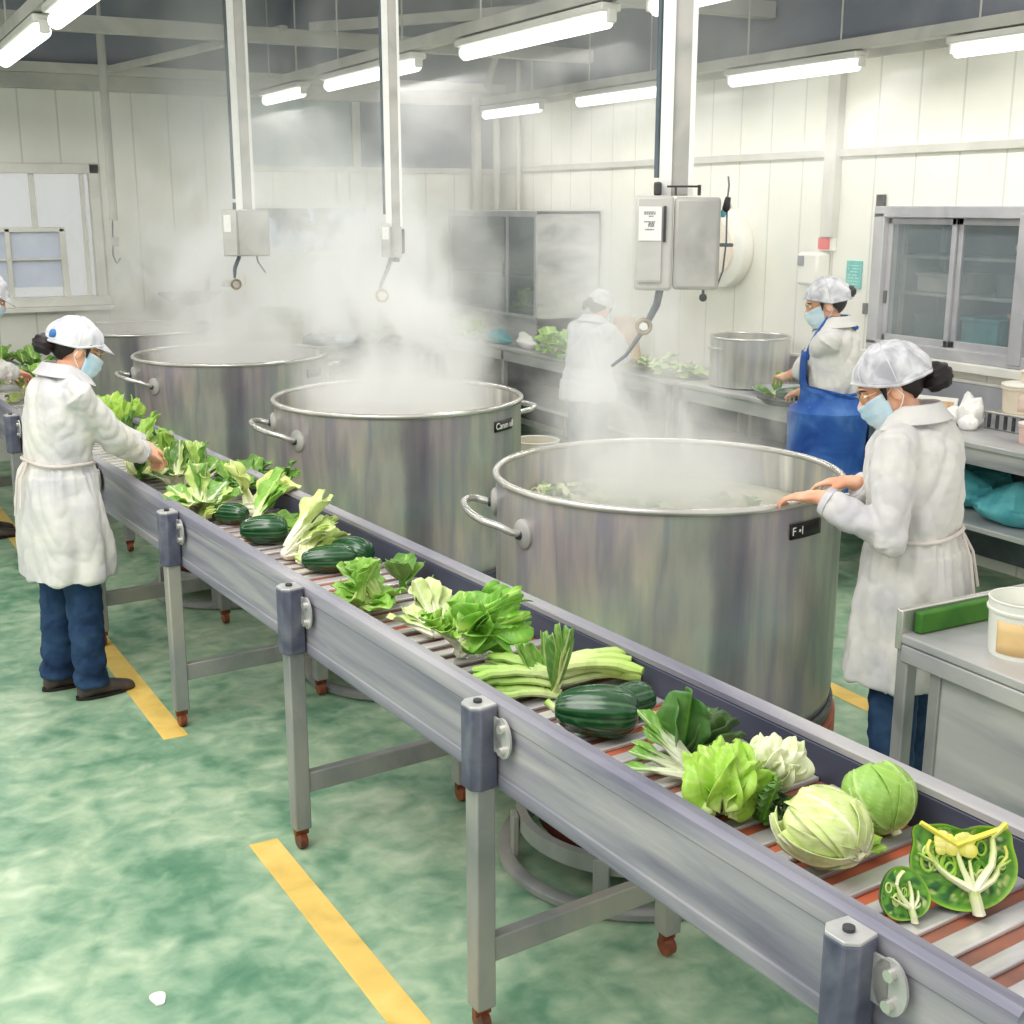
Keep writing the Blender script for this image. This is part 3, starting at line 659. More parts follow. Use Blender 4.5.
#@@PART2
# ------------------------------------------------------------------ tables and the things on them
def steel_table(name, label, x0, x1, y0, y1, zt, shelf=None, fascia=.09, legs=2, mats=(None,)):
    t_ = thing(name, label, 'table', (x0, y0, 0)); w_, l_ = x1 - x0, y1 - y0
    MB().bb((0, 0, zt - .03), (w_, l_, zt)).build('table_top', M_STEEL, t_, bevel=.006)
    b = MB(); b.bb((.02, .01, zt - .03 - fascia), (.035, l_ - .01, zt - .03)); b.bb((.02, .01, zt - .03 - fascia), (w_ - .01, .025, zt - .03)); b.bb((w_ - .03, .01, zt - .03 - fascia), (w_ - .015, l_ - .01, zt - .03)); b.build('apron_rail', M_STEEL, t_)
    for i in range(legs):
        y = .03 + (l_ - .08) * i / (legs - 1)
        for x in (.02, w_ - .06):
            lg = MB().bb((x, y, .03), (x + .045, y + .045, zt - .03)).build('leg', M_LEG, t_, bevel=.004)
            MB().tube([(x + .022, y + .022, 0), (x + .022, y + .022, .03)], .018, 10).build('foot', M_DARKMETAL, lg)
    if shelf:
        MB().bb((.015, .02, shelf - .03), (w_ - .01, l_ - .02, shelf)).build('lower_shelf', M_STEEL, t_, bevel=.004)
    return t_
steel_table('steel_counter', 'long steel work counter under the sliding hatch on the right wall', 5.16, XW - .03, 3.95, 7.15, .9, .46, legs=3)
steel_table('steel_counter', 'long steel work counter farther back below the steel cabinet', 5.14, XW - .03, 7.2, 11.05, .9, .46, legs=4)
steel_table('back_table', 'steel table along the back wall behind the steam', 2.55, 4.95, 10.5, 11.1, .9, .4, legs=3)
t_ = thing('front_table', 'steel side table in the right foreground with raised end lip and white tub', 'table', (2.72, 2.6, 0))
MB().bb((0, -1.5, .82), (1.1, 0, .85)).build('table_top', M_STEEL, t_, bevel=.006)
b = MB(); b.bb((-.004, -.02, .80), (1.1, .004, .925)); b.bb((1.08, -1.5, .80), (1.1, 0, .925)); b.build('upstand', M_RIM, t_, bevel=.004)
MB().bb((-.002, -1.5, .765), (.02, -.022, .818)).build('apron_rail', M_STEEL, t_, bevel=.004)
MB().bb((.03, -1.48, .1), (.042, -.14, .77)).build('side_panel', M_STEEL, t_)
MB().bb((.02, -.16, .0), (.05, -.12, .78)).build('panel_post', M_LEG, t_, bevel=.004)
for x, y in ((.005, -.045), (1.05, -.045), (.005, -1.49), (1.05, -1.49)): MB().bb((x, y, 0), (x + .045, y + .045, .82)).build('leg', M_LEG, t_, bevel=.005)
tag(MB().bb((2.76, 2.545, .852), (3.28, 2.575, .918)).build('green_reflection', M_GREENREFL, None, bevel=.006), 'dark green strip standing in for a reflection on the front table lip', 'mat')  # green strip added to show a reflection on the table lip

def tub(name, label, loc, r, h, mat, lid=True, labelmat=None, la=0, handle=True, cat='tub', group=None, open_=False):
    t_ = thing(name, label, cat, loc, 0, group)
    pr = [(.0001, 0), (r * .88, 0), (r * .91, .01), (r * .97, h * .78), (r * 1.03, h * .8), (r * 1.04, h * .84), (r * .99, h * .86), (r, h * .98), (r * .97, h), (r * .95, h * .96)]
    pr += [(r * .93, h * .7), (r * .86, .02), (.0001, .02)] if open_ else []
    MB().lathe(pr, 40).build('tub_body', mat, t_)
    if lid:
        MB().lathe([(.0001, h * 1.0), (r * .8, h * 1.0), (r * .84, h * .985), (r * 1.03, h * .985), (r * 1.05, h * .96), (r * 1.05, h * .92), (r * 1.01, h * .9)], 40).build('lid', M_WHITEPL, t_)
    else:
        MB().tube(ringpath((0, 0, h), r * .99, (1, 0, 0), (0, 1, 0), 40), r * .035, 8, caps=False).build('rim', M_WHITEPL, t_)
    if labelmat:
        rr = lambda z: r * (.91 + .06 * (z / (h * .78))) + .002
        P = [[V((rr(z) * cos(la + a), rr(z) * sin(la + a), z)) for a in [(-.62 + 1.24 * k / 14) for k in range(15)]] for z in (h * .1, h * .3, h * .5, h * .68)]
        MB().grid(P).build('label', labelmat, t_, solid=.001)
    return t_
tub('round_tub', 'cloudy white round tub with an orange label on the front table', (2.90, 2.30, .85), .098, .165, M_CLEARPL, lid=False, labelmat=M_LABEL, la=R(-150), open_=True)
MB()  # liquid in the tub
tag(MB().lathe([(.0001, .115), (.088, .115)], 32).build('cloudy_liquid', wash('liquid', [rgb(206, 214, 200), rgb(228, 232, 220)], 6, .2), None, loc=(2.90, 2.30, .85)), 'pale liquid filling the round tub on the front table', 'liquid', kind='stuff')
tub('pastry_tub', 'large cream tub with a lid stacked on the steel tin at the right edge', (5.70, 4.66, 1.0), .12, .16, M_CREAMPL, lid=True, labelmat=wash('pink_label', [rgb(226, 200, 184), rgb(236, 214, 198)], 9, .6), la=R(-120))
t_ = thing('square_tin', 'grey ribbed tin under the large cream tub on the right counter', 'tin', (5.70, 4.66, .9), 0)
b = MB(); b.bb((-.13, -.15, 0), (.13, .15, .095)); b.build('tin_body', M_STEEL, t_, bevel=.008)
b = MB(); b.bb((-.14, -.16, .09), (.14, .16, .1)); b.build('rim', M_RIM, t_, bevel=.003)
for k in range(5): MB().bb((-.136, -.12 + k * .055, .01), (-.128, -.1 + k * .055, .085)).build('rib', M_DARKMETAL, t_)
tub('small_tub', 'small cream lidded tub on top of the large cream tub', (5.73, 4.62, 1.16), .08, .07, M_CREAMPL, lid=True)
tub('pink_jar', 'rounded pink tub on the counter at the right edge', (5.42, 4.36, .9), .07, .11, wash('pink_pl', [rgb(222, 188, 176), rgb(234, 206, 194)], 6, .5), lid=True)
# shallow white tray with kraft card, crumpled white cloths
t_ = thing('open_carton', 'open white carton with kraft side leaning on the right counter', 'carton', (5.62, 5.30, .9), R(20))
b = MB(); b.bb((-.1, -.16, 0), (.1, .16, .012)); b.box((.1, 0, .05), (.01, .32, .1), Euler((0, R(16), 0)).to_matrix()); b.box((-.1, 0, .025), (.01, .32, .05)); b.box((0, .16, .03), (.2, .01, .06)); b.box((0, -.16, .03), (.2, .01, .06)); b.build('carton_body', M_PAPER, t_, bevel=.002)
MB().box((.085, 0, .05), (.008, .28, .055), Euler((0, R(16), 0)).to_matrix()).build('kraft_strip', M_KRAFT, t_)
for i, (x, y, s, lb) in enumerate(((5.50, 4.98, (.13, .14, .09), 'crumpled white cloth beside the open carton, the flattest of the cloths'), (5.52, 4.86, (.14, .14, .14), 'crumpled white cloth on the right counter, the tallest of the cloths'), (5.60, 4.93, (.13, .13, .16), 'crumpled white cloth at the back of the cloth pile'), (5.44, 4.80, (.10, .11, .08), 'crumpled white cloth nearest the ribbed tin'))):
    bag('white_cloth', lb, 'cloth', (x, y, .9), s, M_PAPER, 11 + i * 3, 'crumpled white cloths on the counter')
# teal bags and dark crate on the lower shelf
bag('teal_bag', 'folded teal bag on the lower counter shelf, the upper one at the back', 'bag', (5.55, 4.9, .46), (.5, .55, .22), M_TEAL, 21, 'teal bags on the lower shelf')
bag('teal_bag', 'folded teal bag at the right front of the lower counter shelf beside the leg', 'bag', (5.45, 4.42, .46), (.42, .5, .2), M_TEAL, 27, 'teal bags on the lower shelf')
struct(MB().bb((5.85, 3.97, .08), (5.865, 11.0, .84)), 'added_dark_sheet_under_counter', M_STORE)  # dark sheet added to stand in for the darkness under both counters
bag('dark_sack', 'dark green sack on the lower shelf below the cloths', 'bag', (5.6, 5.6, .46), (.4, .4, .3), wash('dark_green', [rgb(44, 74, 66), rgb(64, 92, 84)], 9, .8), 31)
# steel pot on the counter
t_ = thing('counter_pot', 'medium steel pot standing on the right counter behind the steam', 'pot', (5.50, 6.78, .9), 0)
MB().lathe([(.0001, 0), (.25, 0), (.27, .01), (.27, .335), (.26, .335), (.255, .02), (.0001, .015)], 56).build('pot_body', M_POT, t_)
MB().tube(ringpath((0, 0, .335), .268, (1, 0, 0), (0, 1, 0), 48), .009, 8, caps=False).build('rim', M_RIM, t_)
for s in (-1, 1):
    b = MB(); b.tube([V((s * .268, -.05, .26)), V((s * .31, -.045, .27)), V((s * .32, 0, .272)), V((s * .31, .045, .27)), V((s * .268, .05, .26))], .008, 8); b.build('handle', M_RIM, t_, )
# steel tray with cucumber slices in front of the aproned worker
t_ = thing('round_tray', 'round steel tray of greens held by the worker in the blue apron', 'tray', (5.2, 5.98, .905), 0)
MB().lathe([(.0001, 0), (.17, 0), (.2, .03), (.215, .034), (.215, .04), (.198, .038), (.168, .008), (.0001, .008)], 40).build('tray_body', M_DARKMETAL, t_)
t_ = thing('round_tray', 'second steel tray behind the held tray on the right counter', 'tray', (5.42, 6.3, .905), 0)
MB().lathe([(.0001, 0), (.17, 0), (.2, .03), (.215, .034), (.215, .04), (.198, .038), (.168, .008), (.0001, .008)], 40).build('tray_body', M_STEEL, t_)
# cabinet on the far counter
t_ = thing('steel_cabinet', 'grey steel cabinet with glass doors standing on the far counter', 'cabinet', (5.26, 9.32, .9), 0)
CX, CY, CH = .62, 1.7, 1.16
b = MB(); b.bb((0, 0, 0), (CX, .02, CH)); b.bb((0, CY - .02, 0), (CX, CY, CH)); b.bb((CX - .02, 0, 0), (CX, CY, CH)); b.bb((0, 0, CH - .03), (CX, CY, CH)); b.bb((0, 0, 0), (CX, CY, .27)); b.build('cabinet_body', M_STEEL, t_, bevel=.005)
b = MB(); b.bb((-.015, 0, .26), (.005, CY, .29)); b.bb((-.015, 0, CH - .05), (.005, CY, CH)); 
for y in (0, .5, CY - .04): b.bb((-.012, y, .26), (.005, y + .04, CH))
b.build('door_frame', M_FRAMEG, t_, bevel=.003)
d_ = MB().bb((-.004, .05, .29), (0, CY - .05, CH - .05)).build('door_pane', M_GLASS, t_)
MB().bb((-.03, .56, .6), (-.012, .575, .72)).build('handle', M_DARKMETAL, t_)
MB().bb((.01, .02, .60), (CX - .02, CY - .02, .615)).build('inner_shelf', M_STEEL, t_)
MB().bb((CX - .05, .03, .3), (CX - .03, CY - .03, CH - .05)).build('back_lining', M_STORE, t_)
# items on the far counter
bag('cyan_bag', 'crumpled cyan bag lying on the far counter below the cabinet', 'bag', (5.28, 10.0, .9), (.22, .5, .12), M_TEAL, 41)
bag('white_bag', 'crumpled white bag on the far counter right of the cyan bag', 'bag', (5.3, 9.5, .9), (.2, .4, .12), M_PAPER, 44)
tub('white_bucket', 'white bucket with an orange label on the far counter beside the worker', (5.28, 8.35, .9), .085, .18, M_WHITEPL, lid=True, labelmat=M_LABEL, la=R(-130), cat='bucket')
tub('beige_bucket', 'beige steel bucket on the stool behind the two nearest stockpots', (3.62, 6.42, .45), .14, .29, wash('beige', [rgb(196, 188, 166), rgb(222, 214, 196)], 5, .5), lid=False, cat='bucket', open_=True)
t_ = thing('low_stool', 'low steel stool carrying the beige bucket', 'stool', (3.62, 6.42, 0), 0)
MB().bb((-.17, -.17, .42), (.17, .17, .45)).build('seat', M_STEEL, t_, bevel=.006)
for x in (-.15, .12):
    for y in (-.15, .12): MB().bb((x, y, 0), (x + .03, y + .03, .42)).build('leg', M_LEG, t_)
# brown paper sack
b = MB(); P = []
for j in range(13):
    v_ = j / 12; P.append([])
    for k in range(28):
        a = 2 * pi * k / 28; rx, ry = .15 * (1 - .12 * v_), .09 * (1 - .15 * v_)
        sq = (abs(cos(a)) ** 4 + abs(sin(a)) ** 4) ** -.25
        p = V((rx * cos(a) * sq, ry * sin(a) * sq, .34 * v_ + (.02 * noise.noise(V((a * 2, 1, 4))) if j > 9 else 0)))
        p += V((1, 1, 0)) * .01 * noise.noise(V((p.x * 20, p.y * 20, p.z * 6))); P[-1].append(p)
b.grid(P, closeu=True); b.f([b.bm.verts[i] for i in []]) if 0 else None
sk = b.build('paper_sack', M_KRAFT, None, loc=(5.36, 8.05, .93), rot=(R(-8), R(12), R(50)), solid=.004)
tag(sk, 'tall brown paper sack in the hands of the worker at the far counter', 'sack')
# things along the back wall
t_ = thing('olive_crate', 'olive green box half hidden by steam on the back table', 'box', (3.42, 10.75, .9), R(4))
b = MB(); b.bb((-.2, -.18, 0), (.2, .18, .33)); b.build('box_body', M_OLIVE, t_, bevel=.035)
MB().bb((.02, -.186, .26), (.08, -.178, .3)).build('label', M_DARKMETAL, t_)
MB().bb((-.2, -.185, .2), (.2, -.178, .21)).build('seam', M_BLACK, t_)
t_ = thing('lidded_pot', 'pale lidded pot with two riser pipes on the back table', 'pot', (4.12, 10.78, .9), 0)
MB().lathe([(.0001, .06), (.2, .07), (.25, .13), (.26, .30), (.27, .31), (.27, .33), (.22, .37), (.0001, .39)], 40).build('pot_body', M_STEEL, t_)
MB().lathe([(.0001, 0), (.14, 0), (.14, .07), (.0001, .07)], 24).build('burner_foot', M_DARKMETAL, t_)
MB().tube(ringpath((0, 0, .31), .268, (1, 0, 0), (0, 1, 0), 40), .008, 8, caps=False).build('rim', M_DARKMETAL, t_)
for x in (-.06, .08): MB().tube([(x, 0, .37), (x, 0, .80)], .014, 8).build('riser_pipe', M_BEAM, t_)
t_ = thing('wall_screen', 'wide dark wall screen with painted pale reflections on the back wall', 'screen', (3.86, YB - .05, 1.89), 0)
b = MB(); b.bb((-.62, -.02, -.22), (.62, .05, .22)); b.build('screen_frame', M_FRAMEW, t_, bevel=.006)
MB().bb((-.59, -.028, -.19), (.59, -.02, .19)).build('display', M_SCREEN, t_)
MB().tube([(.1, -.04, -.21), (.07, -.05, -.26), (.02, -.05, -.3), (.0, -.05, -.27), (.06, -.04, -.24)], .004, 6).build('cable', M_DARKMETAL, t_)
t_ = thing('black_wok', 'black wok with upright handle hanging on the back wall behind the steam', 'wok', (2.72, 10.9, 1.32), 0)
b = MB(); b.lathe([(.0001, -.06), (.16, -.03), (.26, .05), (.27, .055), (.255, .05), (.15, -.015), (.0001, -.045)], 36); b.build('wok_bowl', M_DARKMETAL, t_)
MB().box((.16, 0, .12), (.04, .02, .2), Euler((0, R(6), 0)).to_matrix()).build('handle', M_DARKMETAL, t_, bevel=.006)
MB().box((.38, .05, .12), (.14, .12, .05)).build('side_bracket', M_DARKMETAL, t_, bevel=.006)
MB().tube([(0, 0, -.42), (0, 0, -.05)], .05, 12).build('support', M_STEEL, t_)
bag('dark_rag', 'dark teal rag on the back table below the lidded pot', 'rag', (3.75, 10.6, .9), (.3, .16, .1), wash('dark_teal', [rgb(40, 74, 92), rgb(70, 104, 118)], 9, .8), 51)
bag('pale_blue_bag', 'pale blue bag on the back table in front of the lidded pot', 'bag', (4.0, 10.58, .9), (.2, .14, .1), wash('pale_blue', [rgb(160, 186, 208), rgb(196, 212, 226)], 9, .7), 53)

# things on the right wall
t_ = thing('hose_reel', 'round white hose reel on the right wall behind the control box', 'reel', (XW, 7.55, 1.80), R(-90))
b = MB(); b.tube([(0, 0, 0), (0, -.02, 0), (0, -.1, 0), (0, -.12, 0)], [.27, .285, .285, .26], 48, upv=(0, 0, 1)); b.build('reel_disc', M_WHITEPL, t_)
b = MB(); b.tube([(0, -.12, 0), (0, -.135, 0)], [.2, .19], 40, upv=(0, 0, 1)); b.build('reel_face', M_CREAMPL, t_)
MB().bb((-.02, -.06, .28), (.03, -.03, .31)).build('mount_lug', M_DARKMETAL, t_)
t_ = thing('reel_controller', 'white wall unit with a red top panel beside the hose reel', 'controller', (XW, 7.78, 1.80), R(-90))
b = MB(); b.bb((-.15, -.30, -.17), (.12, -.02, .17)); b.build('unit_body', M_WHITEPL, t_, bevel=.01)
MB().bb((-.13, -.306, .02), (.1, -.298, .1)).build('red_panel', wash('faded_red', [rgb(226, 168, 160), rgb(232, 190, 182)], 9, .6), t_)
MB().tube([(.06, -.315, -.03), (.06, -.298, -.03)], .022, 14).build('knob', M_DARKMETAL, t_)
MB().tube([(.06, -.31, -.12), (.06, -.298, -.12)], .013, 10).build('small_knob', M_DARKMETAL, t_)
MB().bb((.118, -.28, -.18), (.135, -.03, .16)).build('side_cover', M_BOX, t_)
t_ = thing('fire_alarm', 'small red fire alarm on the right wall below the conduit', 'alarm', (XW, 6.50, 1.855), R(-90))
MB().bb((-.06, -.035, -.045), (.075, 0, .05)).build('alarm_back', M_WHITEPL, t_, bevel=.004)
MB().bb((-.055, -.05, -.035), (.045, -.03, .04)).build('alarm_face', M_RED, t_, bevel=.006)
t_ = thing('towel_dispenser', 'white paper towel dispenser below the red alarm', 'dispenser', (XW, 6.56, 1.70), R(-90))
MB().bb((-.11, -.12, -.12), (.09, 0, .1)).build('dispenser_body', M_WHITEPL, t_, bevel=.02)
MB().bb((-.1, -.124, .01), (-.04, -.118, .075)).build('instruction_label', M_INK, t_)
t_ = thing('notice_sign', 'turquoise notice on the wall between the dispenser and the hatch', 'notice', (XW, 6.24, 1.665), R(-90))
MB().bb((-.07, -.012, -.09), (.07, 0, .09)).build('notice_board', M_SIGN, t_, bevel=.004)
b = MB(); rnd = random.Random(9)
for k in range(7):
    zz = .055 - k * .02; xx = -.05
    while xx < .045:
        ww = rnd.uniform(.005, .014)
        if rnd.random() < .75: b.bb((xx, -.014, zz), (xx + ww, -.012, zz + .007))
        xx += ww + .004
b.build('notice_writing', wash('pale_turquoise', [rgb(160, 214, 204), rgb(190, 226, 220)], 9, .6), t_)
MB().bb((XW - .02, 6.10, 1.42), (XW, 6.13, 1.49)).build('light_switch', M_DARKMETAL, None)
tag(bpy.data.objects['light_switch'], 'small dark switch on the wall left of the sliding hatch', 'switch')

# ------------------------------------------------------------------ vegetables
CA = R(28.3)
RV = V((cos(CA), -sin(CA), 0)); CV = V((-sin(CA), -cos(CA), 0)); UV = V((0, 0, 1))
def img(a, b_, c): return (RV * a + CV * b_ + UV * c).normalized()
WHT, CRM, PAL, LIM, GRE, DRK, DDK, YEL = rgb(246, 246, 222), rgb(240, 240, 196), rgb(214, 228, 150), rgb(162, 204, 78), rgb(98, 160, 48), rgb(42, 104, 44), rgb(20, 66, 40), rgb(232, 226, 92)
def mix(a, b_, t): t = max(0, min(1, t)); return tuple(a[i] * (1 - t) + b_[i] * t for i in range(4))
def sstep(a, b_, x): t = max(0, min(1, (x - a) / (b_ - a))); return t * t * (3 - 2 * t)
def frame(base, d, up):
    d = V(d).normalized(); x = d.cross(V(up)).normalized(); z = x.cross(d)
    m = Matrix((x, d, z)).transposed().to_4x4(); m.translation = V(base); return m
def leaf(mb, M, L_, W, cs, cb, cvn, sf=.3, sw=.16, cup=.3, droop=.2, ruf=.15, fq=3.0, seed=0, nu=13, nv=18, tip=.82):
    P, C = [], []
    for j in range(nv + 1):
        t = j / nv; row, crow = [], []
        s = max(0, (t - sf) / (1 - sf))
        w = W * (max(0.0, sin(pi * min(1, .06 + s * tip))) ** .62) if t > sf else 0
        w = max(w, W * sw * (1.15 - .4 * t))
        for i in range(nu):
            u = -1 + 2 * i / (nu - 1)
            r_ = ruf * W * abs(u) ** 2 * sin(fq * 2 * pi * t + seed + (1.3 if u > 0 else 0)) * sstep(sf * .8, sf + .25, t)
            x = u * w * (1 - .12 * cup) + .03 * W * noise.noise(V((t * 4 + seed, u, 1)))
            y = L_ * t - .16 * W * u * u * sstep(.7, 1, t) + abs(u) * .04 * L_ * sin(fq * 9 * t + seed) * sstep(sf, 1, t)
            z = cup * w * u * u - droop * L_ * t * t + r_ - (.06 * w * (1 - abs(u)) if t > sf else 0)
            row.append(M @ V((x, y, z)))
            bl = sstep(sf - .12, sf + .22, t + .15 * abs(u))
            c = mix(cs, cb, bl)
            c = mix(c, mix(cb, PAL, .3), .35 * (.5 + .5 * noise.noise(V((x * 30 + seed, y * 30, 0)))))
            vein = 1 - sstep(.04, .14 + .1 * (1 - t), abs(u))
            sv = abs(((t * 5.5 - abs(u) * 1.1) % 1) - .5) * 2
            vein = max(vein, (1 - sstep(.08, .26, sv)) * .7 * (1 - abs(u)) * (t > sf))
            crow.append(mix(c, cvn, vein * .8))
        P.append(row); C.append(crow)
    mb.grid(P, C)
def stalk(mb, pts, rad, c0, c1, flat=.55, seg=8):
    n = len(pts); mb.tube(pts, rad, seg, cols=[mix(c0, c1, i / (n - 1)) for i in range(n)], flat=flat)
def veg(name, label, loc, rotz, tilt=(0, 0), group='vegetables along the conveyor', cat='vegetable'):
    t_ = thing(name, label, cat, loc, 0, group); t_.rotation_euler = (tilt[0], tilt[1], rotz); return t_
def fit_on(t_, z):
    """rest a finished thing on height z"""
    bpy.context.view_layer.update(); lo = 9
    for c in t_.children_recursive:
        mw = c.matrix_world
        for v in c.data.vertices: lo = min(lo, (mw @ v.co).z)
    t_.location.z += z - lo
BZ = .824
def fanbunch(name, label, loc, rotz, seed, n, L_, W, fan, cs, cb, cvn, sf=.42, layers=2, lift=.05, ruf=.16, stemr=.014, cup=.35, droop=.18, z=BZ, sw=.16, dark=None, tilt=(0, 0), cat='leafy greens', group='vegetables along the conveyor', fq=2.6):
    rnd = random.Random(seed); t_ = veg(name, label, loc, rotz, tilt, cat=cat, group=group)
    b1, b2 = MB(), MB()
    for k in range(n):
        lay = k % layers
        a = -fan / 2 + fan * (k + .5) / n + rnd.uniform(-.1, .1); el = lift * (1 + lay * 2.2) / L_ + rnd.uniform(0, .12)
        d = V((sin(a) * cos(el), cos(a) * cos(el), sin(el)))
        base = V((sin(a) * .02, 0, .012 + .012 * lay)); LL = L_ * rnd.uniform(.82, 1.08)
        col = dark if dark and k % 2 == 0 else cb
        col = mix(col, LIM, rnd.uniform(0, .3))
        leaf(b1, frame(base, d, (rnd.uniform(-.3, .3), 0, 1)), LL, W * rnd.uniform(.8, 1.15), cs, col, cvn, sf=sf, sw=sw, cup=cup * rnd.uniform(.6, 1.3), droop=droop * rnd.uniform(.4, 1.4), ruf=ruf, fq=fq, seed=rnd.uniform(0, 9))
        pts = [base + d * (LL * q) - V((0, 0, droop * LL * q * q + .002)) for q in (0, .12, .3, .5, .66)]
        stalk(b2, pts, [stemr * 1.5, stemr * 1.35, stemr, stemr * .6, stemr * .15], cs, mix(cs, cb, .35), flat=.6)
    b2.c = cs; b2.ball((0, .006, .014), (stemr * 2.0, stemr * 1.9, stemr * 1.3), 12, 8)
    b2.build('stalks', M_VEG, t_); b1.build('leaf_blades', M_VEG, t_, solid=.0016)
    fit_on(t_, z); return t_
def cabbage(name, label, loc, r, pole, seed, cl, cvn, n=9, flare=.14, ruf=.05, squash=(1, 1, .9), stem=True, z=BZ, core=None, inner=None, cat='cabbage', group='vegetables along the conveyor'):
    rnd = random.Random(seed); t_ = veg(name, label, loc, 0, cat=cat, group=group); pole = V(pole).normalized()
    e1, e2 = ortho(pole); b = MB(); core = core or mix(cl, PAL, .4)
    b.ball((0, 0, 0), (r * .93, r * .93, r * .93), 32, 22)
    for v in b.bm.verts:
        k = noise.noise(v.co * (5 / r * .1) * 6 + V((seed, 0, 0))); v.co *= 1 + .06 * k; v[b.cl] = mix(core, inner or PAL, .5 + .6 * k)
    bl = MB()
    for k in range(n):
        a0 = 2 * pi * k / n * 2.4 + rnd.uniform(-.25, .25); wd = rnd.uniform(.75, 1.05); reach = rnd.uniform(1.7, 2.5) if k < n * .7 else rnd.uniform(1.1, 1.5)
        rk = r * (1 + .018 * k / n * 5); sd = rnd.uniform(0, 9); P, C = [], []
        col = mix(cl, core, rnd.uniform(0, .6))
        for j in range(25):
            t = j / 24; ph = .16 + reach * t; row, crow = [], []
            hw = wd * (sin(pi * min(1, .12 + t * .70)) ** .6)
            for i in range(21):
                u = -1 + i / 10; al = a0 + u * hw / max(.45, sin(ph)) * .8
                d = pole * cos(ph) + (e1 * cos(al) + e2 * sin(al)) * sin(ph)
                ed = max(abs(u), t)
                rr = rk * (1 + flare * ed ** 5 * (1.0 + .6 * sin(sd + k)) + ruf * ed ** 3 * (sin(6 * u + 7 * t + sd) + .4 * sin(15 * u + 11 * t + sd)) + .015 * noise.noise(d * 6 + V((sd, 0, 0))))
                vein = 1 - sstep(.03, .12 * (1.3 - t), abs(u)); side = abs(((t * 5 - abs(u) * 1.7 + .1) % 1) - .5) * 2; sv = (1 - sstep(.06, .3, side)) * (1 - .5 * abs(u)) * (t > .08)
                rr += r * (.03 * vein + .008 * sv)
                row.append(d * rr); c = mix(col, mix(cl, DRK, .25), .3 * (.5 + noise.noise(d * 4 + V((sd, 3, 0)))))
                c = mix(c, cvn, max(vein * (1.1 - .4 * t), sv * .45, (1 - sstep(0, .25, t)) * .8)); crow.append(c)
            P.append(row); C.append(crow)
        bl.grid(P, C)
    cr_ = b.build('heart', M_VEG, t_)
    lv = bl.build('outer_leaves', M_VEG, t_, solid=.0016)
    if stem:
        s_ = MB(); stalk(s_, [pole * r * .8, pole * r * 1.08, pole * r * 1.2], [r * .2, r * .16, r * .15], WHT, CRM, flat=1, seg=12); s_.build('cut_stem', M_VEG, t_)
    for c in t_.children: c.scale = squash
    fit_on(t_, z); return t_
def marrow(name, label, loc, rotz, la, r, seed, z=BZ, stem=True, c0=rgb(16, 56, 36), c1=rgb(32, 84, 42), c2=rgb(120, 168, 110), bend=.0, tilt=(0, 0), group='vegetables along the conveyor'):
    t_ = veg(name, label, loc, rotz, tilt, cat='squash', group=group); P, C = [], []
    for j in range(29):
        t = j / 28; x = -la * cos(pi * t); rr = r * (max(0, sin(pi * t)) ** .62) * (1 - .12 * cos(pi * t)) + .0006
        row, crow = [], []
        for k in range(60):
            a = 2 * pi * k / 60; rib = cos(a * 9 + .3 * sin(3 * t)); q = rr * (1 + .035 * rib)
            row.append(V((x, q * cos(a), q * sin(a) * .92 + bend * x * x / la)))
            n_ = noise.noise(V((x * 40, a * 6, seed))); c = mix(c0, c1, .5 + .5 * rib + .3 * n_); c = mix(c, c2, (1 - sstep(-.99, -.86, rib)) * .4 + max(0, n_ - .3) * .7); crow.append(c)
        P.append(row); C.append(crow)
    b = MB(); b.grid(P, C, closeu=True); b.build('rind', M_SQUASH, t_)
    if stem:
        s = MB(); stalk(s, [V((-la * .97, 0, 0)), V((-la * 1.08, 0, .005)), V((-la * 1.2, .008, .012))], [r * .2, r * .13, r * .15], CRM, LIM, flat=1, seg=10); s.build('stem_stub', M_VEG, t_)
    fit_on(t_, z); return t_
